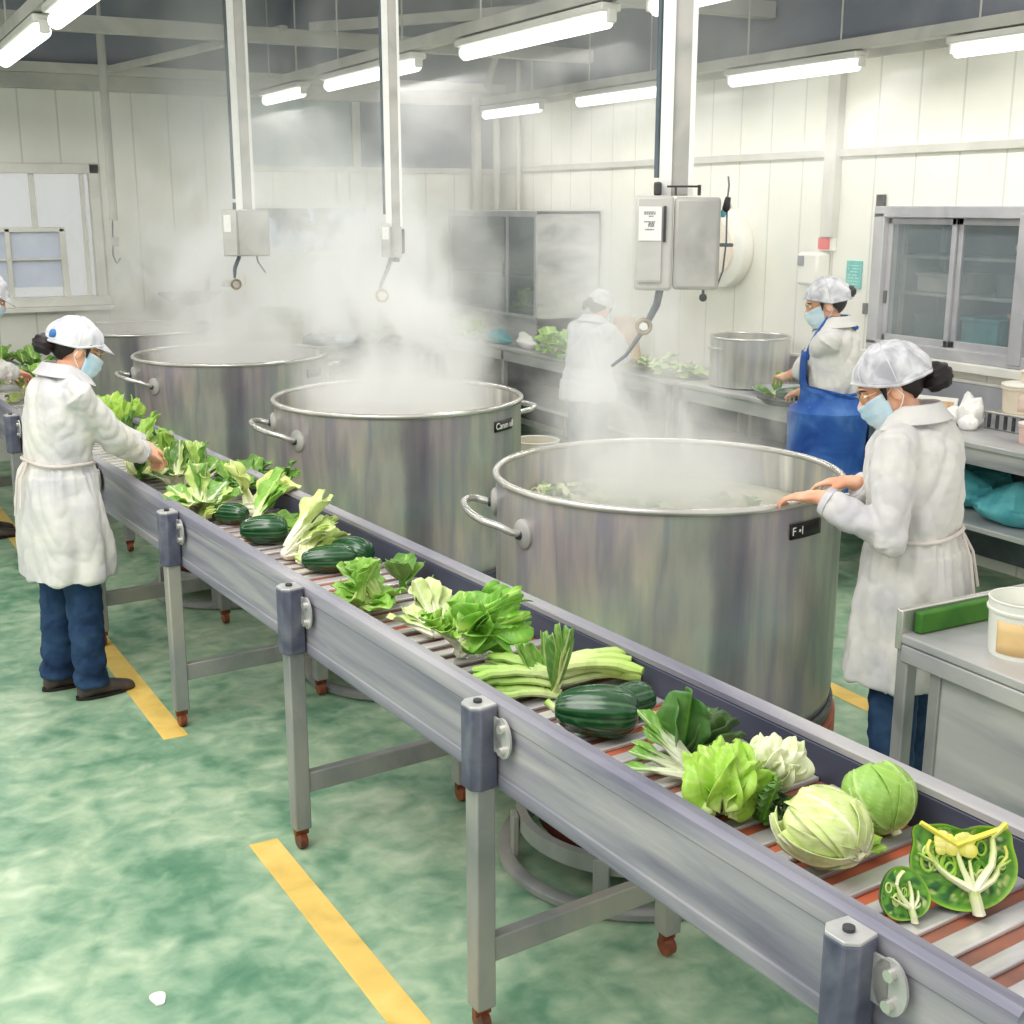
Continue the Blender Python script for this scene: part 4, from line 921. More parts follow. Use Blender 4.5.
def cutveg(name, label, loc, rotz, tilt, a, h, dpt, seed, lobes, z=BZ):
    """a halved heart with the cut face towards -Y"""
    t_ = veg(name, label, loc, rotz, tilt, cat='halved vegetable'); rnd = random.Random(seed)
    def rho(th):
        if lobes == 2:
            k = 1 + .16 * math.exp(-((th - R(42)) / .2) ** 2) + .2 * math.exp(-((th - R(140)) / .2) ** 2) - .24 * math.exp(-((th - R(90)) / .36) ** 2)
        else: k = 1 + .06 * cos(3 * th + 1)
        return k
    def ring(s, y, n=64): return [V((a * s * rho(2 * pi * k / n) * cos(2 * pi * k / n), y, h * s * rho(2 * pi * k / n) * sin(2 * pi * k / n))) for k in range(n)]
    b = MB(); rs, cs = [], []
    for j in range(10):
        t = j / 9; rs.append(ring(cos(t * pi / 2) ** .7 + .001, dpt * sin(t * pi / 2))); cs.append(mix(DRK, DDK, .3 + .5 * t))
    b.rings(rs, cap0=False, cap1=False, cols=cs); o = b.build('rind', M_SQUASH, t_)
    b = MB(); P, C = [], []
    for j in range(15):
        s = 1 - j / 14; row, crow = [], []
        for q_ in range(72):
            th = 2 * pi * q_ / 72; rr = rho(th); x, z_ = a * s * rr * cos(th), h * s * rr * sin(th)
            n_ = noise.noise(V((x * 90 + seed, z_ * 90, 1))); n2 = noise.noise(V((x * 60, z_ * 60 + seed, 7)))
            y = dpt * .10 * sstep(1, .9, s) + (n_ * .10 * dpt if s < .92 else 0)
            c = GRE if s < .93 else LIM; c = mix(c, DRK, sstep(-.05, .25, n2)) if s < .9 else c; c = mix(c, PAL, sstep(.25, .5, n_)) if s < .9 else c
            row.append(V((x, y, z_))); crow.append(c)
        P.append(row); C.append(crow)
    b.grid(P, C, closeu=True); b.build('cut_face', M_VEG, t_)
    b = MB(); base = V((a * .25, -.008, -h * 1.02)); ctr = V((a * .16, -.006, -h * .55))
    def br(p0, p1, w0, w1, bow=0, c0=WHT, c1=PAL):
        m_ = (p0 + p1) / 2 + V((bow * a, -.002, 0)); pts = [p0, p0 * .55 + m_ * .45, m_, m_ * .5 + p1 * .5 + V((bow * a * .2, 0, 0)), p1]
        stalk(b, pts, [1.4 * a * q for q in (w0, w0 * .92, (w0 + w1) / 2, w0 * .35 + w1 * .65, w1)], c0, c1, flat=.5)
    XZ = lambda x, z_: V((a * x, -.002, h * z_))
    br(base, ctr, .17, .15)
    if lobes == 2:
        br(ctr, XZ(-.55, .02), .12, .06, -.1); br(ctr, XZ(-.15, .38), .10, .05, -.04); br(ctr, XZ(.62, -.02), .12, .06, .12); br(ctr, XZ(.52, .62), .12, .07, .16); br(ctr, XZ(.1, .1), .07, .04)
        br(XZ(-.55, .02), XZ(-.86, .2), .06, .03, 0, PAL, LIM); br(XZ(-.55, .02), XZ(-.62, .5), .06, .04, -.1, PAL, YEL); br(XZ(.62, -.02), XZ(.86, .15), .06, .03, 0, PAL, LIM); br(XZ(.62, -.02), XZ(.75, .45), .05, .04, .1, PAL, YEL)
        for sx, ex in ((-1, -.80), (1, .80)): br(XZ(-.15, .42), XZ(ex, .86), .10, .07, 0, YEL, YEL)
        br(XZ(.52, .62), XZ(.78, .92), .08, .09, 0, PAL, YEL)
        for i in range(22):
            r_ = rnd.uniform(.09, .16) * a; b.c = mix(YEL, WHT, rnd.uniform(0, .25)); b.ball(XZ(-.15 + rnd.uniform(-.28, .28), .42 + rnd.uniform(-.12, .16)) + V((0, -.003, 0)), (r_, r_ * .5, r_), 10, 7)
    else:
        br(ctr, XZ(-.35, .35), .13, .06, -.1); br(ctr, XZ(.15, .5), .12, .06, .05); br(ctr, XZ(.5, .15), .10, .05, .1); br(ctr, XZ(-.6, -.1), .09, .05, -.05); br(XZ(-.35, .35), XZ(-.05, .85), .08, .1, -.1); br(ctr, XZ(.55, -.3), .08, .04, .1)
    b.build('ribs', M_VEG, t_)
    b = MB()
    for i in range(20 if lobes == 2 else 8):
        tx, tz = rnd.uniform(-.7, .75), rnd.uniform(-.35, .4); rr = a * rnd.uniform(.07, .13); c = V((a * tx, dpt * .06, h * tz))
        b.c = rnd.choice([LIM, PAL, GRE]); b.tube(ringpath(c, rr, (1, 0, 0), (0, -.1, 1.5), 16), rr * .3, 6, caps=False)
    b.build('seed_cells', M_VEG, t_)
    fit_on(t_, z); return t_
RZI = -CA   # rotation that lines local X up with the picture's right
fanf = fanbunch
# front of the belt, nearest first
cutveg('halved_heart', 'small dark green halved heart with pale ribs, nearest vegetable on the belt', (1.645, 1.50, BZ), RZI + R(8), (R(-28), R(6)), .047, .047, .04, 3, 1)
cutveg('halved_heart', 'large halved dark green heart with bright yellow and cream ribs at the belt front', (1.815, 1.55, BZ), RZI - R(6), (R(-22), 0), .090, .078, .07, 5, 2)
cabbage('pale_cabbage', 'pale cream cabbage with thick stem lying in front of the green cabbage', (1.68, 1.76, BZ), .088, img(.62, .62, -.40), 4, rgb(206, 224, 140), WHT, n=9, flare=.08, ruf=.04, squash=(1.08, 1.05, .86), core=CRM)
fanf('curled_leaves', 'small curled leaves beside the stem of the pale cabbage', (1.735, 1.67, BZ), RZI - R(50), 15, 5, .07, .022, 1.5, CRM, LIM, PAL, sf=.3, stemr=.005, lift=.03)
cabbage('green_cabbage', 'solid light green cabbage against the far rail of the belt', (1.875, 1.855, BZ), .076, img(.35, .55, -.7), 8, rgb(150, 194, 92), rgb(200, 222, 150), n=10, flare=.03, ruf=.012, squash=(1.02, 1.0, .98), core=LIM)
cabbage('white_lettuce', 'nearly white ruffled lettuce head resting on dark leaves', (1.765, 2.09, BZ), .062, img(-.2, .5, -.8), 12, rgb(226, 234, 180), WHT, n=11, flare=.25, ruf=.14, squash=(1.15, 1.05, .8), core=WHT, stem=False, z=BZ + .025, cat='lettuce')
fanf('dark_leaf_bunch', 'dark crinkled leaves below the white lettuce head', (1.70, 1.97, BZ), RZI - R(60), 22, 9, .12, .04, 2.6, GRE, DRK, LIM, sf=.15, ruf=.3, stemr=.006, dark=DDK, lift=.05, fq=5)
cabbage('bright_lettuce', 'bright green open lettuce with cream ruffles left of the white head', (1.62, 2.09, BZ), .066, img(-.1, .75, -.5), 17, rgb(160, 206, 66), rgb(224, 236, 160), n=8, flare=.42, ruf=.16, squash=(1.05, 1, .85), core=LIM, stem=False, cat='lettuce')
fanf('rolled_chard', 'dark green rolled chard leaves with an open lime tip', (1.66, 2.33, BZ), RZI - R(62), 25, 7, .19, .055, 1.0, DRK, DRK, GRE, sf=.1, sw=.5, ruf=.12, cup=1.1, stemr=.008, dark=DDK, lift=.09, droop=.05)
fanf('bok_choy', 'white stemmed bok choy split open in front of the chard', (1.72, 2.22, BZ), RZI + R(62), 31, 9, .17, .022, 1.1, WHT, GRE, WHT, sf=.62, sw=.5, ruf=.08, stemr=.014, lift=.035, droop=.05)
marrow('striped_squash', 'large dark green ribbed squash in the middle of the near belt', (1.575, 2.50, BZ), RZI - R(8), .098, .064, 1)
marrow('striped_squash', 'dark green squash tucked behind the large ribbed squash', (1.68, 2.47, BZ), RZI + R(35), .075, .048, 4, stem=True)
def bundle(name, label, loc, rotz, seed, n, L_, spread, r, ca, cb, z=BZ, curl=.06):
    rnd = random.Random(seed); t_ = veg(name, label, loc, rotz, cat='stalk bundle')
    b = MB()
    for k in range(n):
        lay = k % 3; a = rnd.uniform(-spread, spread); x0_ = rnd.uniform(-.02, .02); q = rnd.uniform(.75, 1.05); cu = rnd.uniform(-curl, curl); pts = []
        for j in range(9):
            t = j / 8; pts.append(V((x0_ + sin(a) * L_ * t * q + cu * t * t, L_ * q * t * cos(a), .012 + lay * .02 + .012 * sin(pi * t) + .02 * t * rnd.uniform(.7, 1.1))))
        rr = r * rnd.uniform(.8, 1.25); stalk(b, pts, [rr * .55, rr, rr * 1.05, rr, rr, rr, rr * 1.1, rr * 1.2, rr * .75], mix(ca, WHT, rnd.uniform(0, .4)), mix(cb, LIM, rnd.uniform(0, .5)), flat=.75)
    b.build('stalks', M_VEG, t_); fit_on(t_, z); return t_
bundle('celery_bundle', 'bundle of pale green stalks against the far rail behind the squash', (1.625, 2.70, BZ), RZI - R(72), 3, 15, .20, .32, .012, PAL, rgb(186, 214, 110))
bundle('celery_bundle', 'left bundle of lime stalks below the upright husk leaves', (1.64, 2.74, BZ), RZI + R(80), 6, 16, .21, .38, .011, PAL, rgb(150, 196, 80))
t_ = fanf('husk_leaves', 'upright pointed green leaves sticking out of the stalk bundles', (1.645, 2.73, BZ), RZI + R(40), 41, 6, .20, .026, .9, PAL, rgb(70, 130, 44), PAL, sf=.05, sw=.4, ruf=.03, cup=.7, stemr=.006, lift=.12, droop=-.3, layers=2)
# big leafy lettuce
t_ = fanf('leaf_lettuce', 'large frilly leaf lettuce with thick white ribs on the middle belt', (1.49, 3.14, BZ), RZI - R(58), 44, 15, .24, .062, 1.9, WHT, rgb(128, 184, 60), rgb(226, 238, 170), sf=.34, ruf=.34, stemr=.016, lift=.10, cup=.5, layers=3, dark=rgb(150, 200, 76), fq=3.6)
cabbage('lettuce_heart', 'frilly crown of leaves at the right of the large leaf lettuce', (1.68, 3.20, BZ), .07, img(-.8, .3, -.3), 46, rgb(120, 180, 56), rgb(200, 224, 120), n=10, flare=.5, ruf=.28, squash=(1, 1, .95), core=GRE, stem=False, z=BZ + .03, cat='lettuce')
fanf('bok_choy', 'white bok choy with pale crumpled tips left of the leaf lettuce', (1.57, 3.36, BZ), RZI + R(40), 48, 13, .20, .055, 1.5, WHT, rgb(214, 228, 160), WHT, sf=.5, sw=.5, ruf=.2, stemr=.02, lift=.07)
fanf('spinach_leaves', 'round spinach leaf lying behind the white bok choy', (1.63, 3.50, BZ), RZI - R(20), 52, 2, .11, .036, .5, LIM, rgb(104, 164, 58), PAL, sf=.3, ruf=.05, stemr=.005, lift=.05)
fanf('choy_sum', 'green choy sum with pale curved stems in the middle of the belt', (1.56, 3.78, BZ), RZI + R(75), 55, 15, .19, .050, 2.0, PAL, rgb(112, 168, 56), PAL, sf=.45, sw=.3, ruf=.14, stemr=.014, lift=.06)
fanf('choy_sum', 'leafy choy sum curling toward the viewer beside the squash', (1.48, 3.82, BZ), RZI - R(100), 57, 9, .16, .045, 1.6, PAL, rgb(120, 176, 60), PAL, sf=.4, sw=.3, ruf=.16, stemr=.014, lift=.06)
fanf('spinach_leaves', 'dark round spinach leaves standing against the far rail', (1.62, 3.84, BZ), RZI - R(18), 61, 4, .15, .05, .7, GRE, rgb(64, 122, 44), LIM, sf=.2, ruf=.06, cup=.5, stemr=.006, lift=.10)
marrow('striped_squash', 'dark green squash before the cream celery heart, mid belt', (1.48, 4.10, BZ), RZI + R(12), .105, .056, 7, stem=True)
marrow('striped_squash', 'dark green squash behind another squash, leaning on the far rail', (1.57, 4.18, BZ), RZI - R(35), .075, .05, 9, stem=False)
fanf('yellow_stems', 'small pale yellow stems peeking out behind the mid belt squash', (1.40, 4.17, BZ), RZI - R(10), 63, 4, .13, .03, 1.0, CRM, PAL, CRM, sf=.6, sw=.6, ruf=.05, stemr=.012, lift=.03)
fanf('celery_heart', 'cream celery heart fanned out between the squashes', (1.38, 4.40, BZ), RZI - R(72), 66, 17, .27, .052, 1.35, WHT, rgb(214, 230, 150), WHT, sf=.45, sw=.45, ruf=.2, stemr=.022, lift=.045, layers=3, droop=.12)
marrow('striped_squash', 'small dark squash in front of the long mustard leaves', (1.38, 4.70, BZ), RZI + R(6), .085, .055, 13, stem=False)
fanf('mustard_greens', 'mustard leaves with a long cream stem behind the small squash', (1.34, 4.76, BZ), RZI - R(66), 69, 9, .28, .055, .9, CRM, rgb(110, 168, 56), PAL, sf=.42, ruf=.2, stemr=.016, lift=.09, dark=GRE)
fanf('napa_cabbage', 'pale upright napa cabbage leaning against green leaves', (1.38, 5.02, BZ), RZI - R(52), 72, 12, .27, .06, .75, WHT, rgb(214, 228, 140), WHT, sf=.35, sw=.45, ruf=.2, stemr=.022, lift=.15, layers=3, cup=.6)
marrow('striped_squash', 'dark squash half hidden below the napa cabbage', (1.34, 5.03, BZ), RZI - R(20), .08, .045, 15, stem=False)
fanf('frilly_leaf_bunch', 'dark frilly crown of leaves on the far side of the napa cabbage', (1.52, 5.20, BZ), RZI - R(30), 75, 9, .19, .05, 1.7, GRE, rgb(78, 140, 46), LIM, sf=.2, ruf=.3, stemr=.008, lift=.15, dark=DRK, fq=4)
fanf('bok_choy', 'pale wide open bok choy near the worker at the left', (1.36, 5.30, BZ), RZI - R(20), 78, 13, .22, .055, 2.9, WHT, rgb(206, 224, 140), WHT, sf=.42, sw=.4, ruf=.2, stemr=.02, lift=.11, dark=rgb(100, 156, 56), layers=3)
fanf('frilly_leaf_bunch', 'dark leaf clump between the pale bok choy heads', (1.44, 5.52, BZ), RZI - R(10), 80, 9, .20, .055, 1.8, LIM, rgb(70, 136, 50), LIM, sf=.2, ruf=.22, stemr=.008, lift=.16, dark=DRK)
fanf('bok_choy', 'pale bok choy with dark leaf tips right below the worker\'s hand', (1.30, 5.56, BZ), RZI + R(10), 83, 12, .22, .055, 2.6, WHT, rgb(200, 222, 130), WHT, sf=.4, sw=.4, ruf=.16, stemr=.018, lift=.10, dark=DRK, layers=3)
fanf('bok_choy', 'pale bok choy behind the worker\'s hand on the far belt', (1.38, 5.84, BZ), RZI - R(10), 86, 11, .22, .055, 2.4, WHT, rgb(186, 214, 110), CRM, sf=.35, ruf=.18, stemr=.016, lift=.10, dark=GRE, layers=3)
fanf('dark_leaf_bunch', 'very dark leaves under the worker\'s hand', (1.22, 5.76, BZ), RZI - R(70), 88, 9, .17, .05, 2.4, GRE, DDK, GRE, sf=.2, ruf=.16, stemr=.008, lift=.06, dark=DRK)
cabbage('white_lettuce', 'cream lettuce piece under the worker\'s sleeve', (1.17, 5.72, BZ), .055, img(.3, .6, -.5), 90, PAL, WHT, n=7, flare=.2, ruf=.1, core=CRM, stem=False, cat='lettuce')
fanf('choy_sum', 'lime choy sum just beyond the worker\'s fingers', (1.36, 6.1, BZ), RZI - R(30), 91, 9, .20, .05, 1.8, CRM, rgb(150, 196, 76), PAL, sf=.3, ruf=.16, stemr=.012, lift=.10)
fanf('choy_sum', 'pale lime choy sum behind the worker\'s forearm', (1.36, 6.45, BZ), RZI - R(50), 93, 9, .24, .05, 1.4, WHT, rgb(156, 200, 84), CRM, sf=.3, ruf=.14, stemr=.014, lift=.08)
fanf('dark_leaf_bunch', 'dark leaves against the far rail behind the worker\'s arm', (1.42, 6.8, BZ), RZI - R(10), 95, 7, .20, .05, 1.6, GRE, DRK, LIM, sf=.2, ruf=.16, stemr=.008, lift=.09)
cabbage('bright_lettuce', 'round lime lettuce head beside the worker\'s shoulder', (1.42, 7.15, BZ), .11, img(.1, .5, -.8), 97, rgb(166, 206, 76), rgb(224, 236, 150), n=11, flare=.3, ruf=.16, squash=(1.15, 1.1, .95), core=LIM, stem=False, cat='lettuce')
fanf('choy_sum', 'pale choy sum on the belt behind the worker\'s collar', (1.22, 7.5, BZ), RZI - R(40), 99, 9, .26, .06, 1.6, WHT, rgb(170, 206, 96), CRM, sf=.3, ruf=.16, stemr=.014, lift=.12)
FAR = [(1.00, 8.3, PAL, 'pale stems on the belt left of the near worker\'s shoulder'), (1.12, 8.75, rgb(96, 156, 52), 'green bunch under the hand of the worker at the left edge'), (1.02, 9.3, rgb(70, 134, 46), 'dark green bunch at the far left of the belt'), (1.22, 9.25, rgb(84, 146, 48), 'round leaved bunch on the far side of the belt end'), (1.15, 9.8, rgb(90, 150, 50), 'green bunch at the very end of the belt'), (1.25, 8.4, rgb(120, 176, 70), 'light bunch between the two workers at the belt')]
for k, (x, y, c, lb) in enumerate(FAR):
    fanf('leaf_bunch', lb, (x, y, BZ), RZI - R(40 + 25 * k), 110 + k, 11, .26, .065, 2.2, CRM, c, PAL, sf=.3, ruf=.16, stemr=.012, lift=.16, layers=3)
# far counter greens
G2 = 'greens on the far counters'
CG = [(5.26, 8.75, rgb(110, 170, 60), 'heap of green leaves on the far counter left of the white bucket'), (5.30, 9.1, rgb(150, 196, 80), 'lime leaves on the far counter right of the white bag'), (5.30, 10.45, rgb(176, 204, 110), 'yellow green leaves on the far counter left of the cyan bag'), (5.3, 10.8, rgb(196, 214, 150), 'pale leaves at the far end of the counter in the steam')]
for k, (x, y, c, lb) in enumerate(CG): fanf('leaf_heap', lb, (x, y, .9), RZI + R(60 * k), 140 + k, 14, .22, .065, 6.0, CRM, c, PAL, sf=.3, ruf=.24, stemr=.01, lift=.04, z=.902, layers=3, group=G2)
for k, (x, y, lb) in enumerate(((5.36, 7.75, 'chopped pale greens on the counter in front of the back worker'), (5.36, 7.4, 'wilted pale greens on the counter to the right of the back worker'))):
    fanf('leaf_heap', lb, (x, y, .9), R(50 * k), 150 + k, 12, .22, .06, 6, WHT, rgb(170, 200, 120), CRM, sf=.3, ruf=.2, stemr=.012, lift=.02, z=.902, group=G2)
fanf('leaf_heap', 'lime leaves on the shelf inside the steel cabinet', (5.45, 9.85, 1.17), R(90), 155, 10, .22, .06, 5, CRM, LIM, PAL, sf=.3, ruf=.2, stemr=.01, lift=.08, z=1.172, group=G2)
fanf('leaf_heap', 'pale leaves on the back table below the steam', (4.35, 10.62, .9), R(90), 156, 8, .2, .05, 5, WHT, rgb(190, 214, 150), CRM, sf=.3, ruf=.2, stemr=.01, lift=.06, z=.902, group=G2)
marrow('cucumber', 'dark green cucumber in the tray held by the aproned worker', (5.17, 5.93, .95), RZI + R(8), .12, .045, 21, z=.93, group=G2)
fanf('leaf_heap', 'green leaves under the hands of the worker in the apron', (5.10, 6.02, .95), RZI + R(80), 157, 8, .15, .05, 1.6, CRM, GRE, LIM, sf=.25, ruf=.15, stemr=.01, lift=.08, z=.93, group=G2)
# settle each vegetable at its measured place on the belt: shift x, shift y, size
VF = {'small dark green halved heart with pale ribs, nearest vegetable on the belt': (-0.029, -0.024, 1.027),
      'large halved dark green heart with bright yellow and cream ribs at the belt front': (-0.077, -0.096, 1.084),
      'pale cream cabbage with thick stem lying in front of the green cabbage': (-0.071, -0.067, 0.893),
      'small curled leaves beside the stem of the pale cabbage': (-0.029, 0.01, 0.806),
      'solid light green cabbage against the far rail of the belt': (-0.064, -0.105, 0.946),
      'nearly white ruffled lettuce head resting on dark leaves': (-0.056, -0.118, 0.896),
      'dark crinkled leaves below the white lettuce head': (-0.082, -0.081, 0.836),
      'bright green open lettuce with cream ruffles left of the white head': (-0.052, -0.128, 0.879),
      'dark green rolled chard leaves with an open lime tip': (-0.03, -0.138, 0.883),
      'white stemmed bok choy split open in front of the chard': (-0.107, -0.092, 1.021),
      'large dark green ribbed squash in the middle of the near belt': (-0.024, -0.061, 1.063),
      'dark green squash tucked behind the large ribbed squash': (-0.006, 0.017, 1.026),
      'bundle of pale green stalks against the far rail behind the squash': (-0.004, 0.078, 1.173),
      'left bundle of lime stalks below the upright husk leaves': (-0.041, -0.043, 1.143),
      'upright pointed green leaves sticking out of the stalk bundles': (-0.065, -0.03, 0.96),
      'large frilly leaf lettuce with thick white ribs on the middle belt': (0.004, -0.049, 0.711),
      'frilly crown of leaves at the right of the large leaf lettuce': (-0.144, -0.25, 0.838),
      'white bok choy with pale crumpled tips left of the leaf lettuce': (-0.063, -0.079, 0.769),
      'round spinach leaf lying behind the white bok choy': (-0.03, 0.041, 0.995),
      'green choy sum with pale curved stems in the middle of the belt': (-0.101, -0.146, 0.898),
      'leafy choy sum curling toward the viewer beside the squash': (-0.094, -0.192, 1.03),
      'dark round spinach leaves standing against the far rail': (-0.008, -0.057, 0.971),
      'dark green squash before the cream celery heart, mid belt': (-0.017, -0.001, 0.935),
      'dark green squash behind another squash, leaning on the far rail': (-0.004, -0.039, 1.152),
      'small pale yellow stems peeking out behind the mid belt squash': (0.013, 0.062, 0.998),
      'cream celery heart fanned out between the squashes': (0.01, -0.07, 0.78),
      'small dark squash in front of the long mustard leaves': (-0.003, -0.115, 1.082),
      'mustard leaves with a long cream stem behind the small squash': (0.0, -0.09, 0.84),
      'pale upright napa cabbage leaning against green leaves': (0.085, 0.03, 0.78),
      'dark squash half hidden below the napa cabbage': (0.007, -0.071, 1.045),
      'dark frilly crown of leaves on the far side of the napa cabbage': (0.125, 0.165, 0.825),
      'pale wide open bok choy near the worker at the left': (-0.075, -0.141, 0.775),
      'dark leaf clump between the pale bok choy heads': (0.103, -0.012, 0.807),
      "pale bok choy with dark leaf tips right below the worker's hand": (0.014, 0.151, 0.741),
      "pale bok choy behind the worker's hand on the far belt": (0.057, -0.046, 0.681),
      "very dark leaves under the worker's hand": (-0.02, 0.244, 0.818),
      "cream lettuce piece under the worker's sleeve": (0.052, 0.33, 0.928),
      "lime choy sum just beyond the worker's fingers": (0.042, 0.12, 0.817),
      "pale lime choy sum behind the worker's forearm": (0.015, 0.296, 0.727),
      "dark leaves against the far rail behind the worker's arm": (-0.044, 0.255, 0.663),
      "round lime lettuce head beside the worker's shoulder": (-0.023, 0.208, 0.595),
      "pale choy sum on the belt behind the worker's collar": (0.115, 0.208, 0.5),
      "pale stems on the belt left of the near worker's shoulder": (0.062, 0.58, 0.5),
      'green bunch under the hand of the worker at the left edge': (-0.064, 0.72, 0.574),
      'dark green bunch at the far left of the belt': (0.233, 0.95, 0.548),
      'round leaved bunch on the far side of the belt end': (0.08, 0.738, 0.667),
      'green bunch at the very end of the belt': (-0.023, 0.75, 0.58),
      'light bunch between the two workers at the belt': (-0.079, 0.479, 0.694)}
for o in list(COL.objects):
    if o.parent is None and o.get('label') in VF:
        dx, dy, s = VF[o['label']]; bot = BZ
        if o.location.y > 4.2 and 'squash' not in o.name: s *= 1.16
        o.location.x += dx; o.location.y += dy; o.location.z = o.location.z * s + bot * (1 - s); o.scale = (s, s, s)
#@@PART3
# ------------------------------------------------------------------ people
def remesh(mb, name, mat, parent, voxel, smooth=5, fn=None, factor=.5):
    bmesh.ops.recalc_face_normals(mb.bm, faces=mb.bm.faces)
    me = bpy.data.meshes.new(name); mb.bm.to_mesh(me); mb.bm.free()
    o = bpy.data.objects.new(name, me); COL.objects.link(o)
    m = o.modifiers.new('r', 'REMESH'); m.mode = 'VOXEL'; m.voxel_size = voxel
    m = o.modifiers.new('s', 'SMOOTH'); m.iterations = smooth; m.factor = factor
    bpy.context.view_layer.update()
    nm = bpy.data.meshes.new_from_object(o.evaluated_get(bpy.context.evaluated_depsgraph_get()))
    o.modifiers.clear(); o.data = nm; bpy.data.meshes.remove(me); nm.name = name
    if fn:
        nm.update(); ns = [v.normal.copy() for v in nm.vertices]
        for v, n_ in zip(nm.vertices, ns): v.co = v.co + n_ * fn(v.co, n_)
    nm.materials.clear(); nm.materials.append(mat)
    nm.polygons.foreach_set('use_smooth', [True] * len(nm.polygons)); nm.update()
    o.parent = parent; return o
def hand(mb, W, d, n, side, curl=(.35, .5, .4), thumb=.6, k=1.0, spread=.09):
    d = V(d).normalized(); n = (V(n) - d * V(n).dot(d)).normalized(); l = d.cross(n) * side
    rot = Matrix((l, d, n)).transposed()
    mb.ball(W + d * .047 * k, (.037 * k, .052 * k, .0155 * k), 18, 12, rot)
    mb.capsule(W - d * .02 * k, W + d * .03 * k, .0235 * k, .024 * k, 14)
    mb.ball(W + d * .03 * k + l * .018 * k + n * .006 * k, (.018 * k, .026 * k, .015 * k), 12, 8, rot)
    for i, ln in enumerate((.070, .078, .072, .057)):
        off = .0305 - .0205 * i
        p = W + (d * (.083 - (.006 if i == 3 else 0)) + l * off) * k
        a = 0.0; dl = (d + l * (spread * (1.5 - i) * .8)).normalized(); r0 = .0088 if i < 3 else .0078
        mb.capsule(p - dl * .02 * k, p, .0098 * k, .0095 * k, 10)
        for s_, fr in enumerate((.44, .30, .26)):
            a += curl[s_]; dd = (dl * cos(a) + n * sin(a)).normalized(); q = p + dd * ln * fr * k
            mb.capsule(p, q, r0 * (1 - .08 * s_) * k, r0 * (.92 - .08 * s_) * k, 10); p = q
    p = W + (d * .022 + l * .028 + n * .006) * k; dd = (l * thumb + d * .75 + n * .25).normalized()
    q = p + dd * .042 * k; mb.capsule(p, q, .0125 * k, .0105 * k, 10)
    dd = (l * thumb * .3 + d * .9 + n * .35).normalized(); mb.capsule(q, q + dd * .03 * k, .0102 * k, .0085 * k, 10)
def person(label, pos, az, height, lean=0, head_pitch=0, head_yaw=0, head_roll=0, hands=None, coat=None, sleeve=1.0, cap='net', pants=M_NAVY, apron=False, glasses=False, feet=((-.09, 0), (.09, .02)), bun=(0, -.125, -.015, .042), tie=True, hem=.56, hip_fwd=0, ponytail=False, tunic_mat=None, poles=None, bulk=1.0, curls=None, hdirs=None, hnorm=None, open_back=False):
    k = height / 1.62
    t_ = thing('person', label, 'person', (pos[0], pos[1], 0), -R(az), 'factory workers'); Minv = (Matrix.Translation((pos[0], pos[1], 0)) @ Matrix.Rotation(-R(az), 4, 'Z')).inverted()
    Z0 = .90; LN = R(lean)
    def T(p):
        x, y, z = p; s = z - Z0
        if s <= 0: return V((x * k, (y) * k, z * k))
        N_ = 12; py, pz, th = 0, Z0, 0; ds = s / N_
        for i in range(N_):
            th = LN * min(1, (i + .5) * ds / .22); py += sin(th) * ds; pz += cos(th) * ds
        return V((x, py + y * cos(th), pz - y * sin(th))) * k
    def ell(z, rx, ry, cy=0, n=40, pw=2.3):
        out = []
        for i in range(n):
            a = 2 * pi * i / n; ca, sa = cos(a), sin(a); q = (abs(ca) ** pw + abs(sa) ** pw) ** (-1 / pw)
            out.append(T((rx * ca * q, cy + ry * sa * q, z)))
        return out
    # joints
    neck = T((0, 0, 1.375)); Rh = Matrix.Rotation(-LN * .7, 3, 'X') @ Matrix.Rotation(-R(head_yaw), 3, 'Z') @ Matrix.Rotation(-R(head_pitch), 3, 'X') @ Matrix.Rotation(R(head_roll), 3, 'Y')
    Hc = neck + Rh @ V((0, .022, .125)) * k
    def HH(p): return Hc + Rh @ (V(p) * k)
    HR = Rh
    b = MB()
    b.rings([ell(.82, .13, .095), ell(.92, .145, .105), ell(1.04, .115, .085), ell(1.2, .14, .095), ell(1.32, .13, .085), ell(1.38, .06, .055)])
    for s, (fx, fy) in zip((-1, 1), feet):
        A_ = V((fx, fy - .01, .085)) * k; Kn = V((s * .095, .012 + (fy) * .5, .46)) * k; Hp = V((s * .085, 0, .86)) * k
        b.capsule(Hp, Kn, .078 * k, .053 * k); b.capsule(Kn, A_, .052 * k, .034 * k)
        b.capsule(A_ + V((0, .0, -.035)) * k, A_ + V((0, .12, -.058)) * k, .030 * k, .018 * k)
    b.capsule(neck - (neck - T((0, 0, 1.3))) * .5, HH((0, -.015, -.05)), .052 * k, .048 * k, 16)
    b.ball(HH((0, -.012, .022)), (.072 * k, .092 * k, .094 * k), 24, 16, HR)
    b.ball(HH((0, .022, -.035)), (.060 * k, .066 * k, .080 * k), 22, 14, HR)
    b.ball(HH((0, .058, -.092)), (.028 * k, .024 * k, .022 * k), 12, 8, HR)
    b.capsule(HH((0, .086, .004)), HH((0, .106, -.028)), .008 * k, .0125 * k)
    b.ball(HH((-.009, .098, -.034)), (.009 * k,) * 3, 8, 6); b.ball(HH((.009, .098, -.034)), (.009 * k,) * 3, 8, 6)
    b.ball(HH((0, .082, -.062)), (.022 * k, .012 * k, .007 * k), 12, 8, HR)
    b.ball(HH((0, .078, .028)), (.05 * k, .016 * k, .01 * k), 12, 8, HR)
    for s in (-1, 1):
        b.ball(HH((s * .073, -.006, -.012)), (.010 * k, .020 * k, .032 * k), 14, 10, HR)
        b.ball(HH((s * .034, .062, -.03)), (.020 * k, .018 * k, .02 * k), 12, 8, HR)
    arms = []
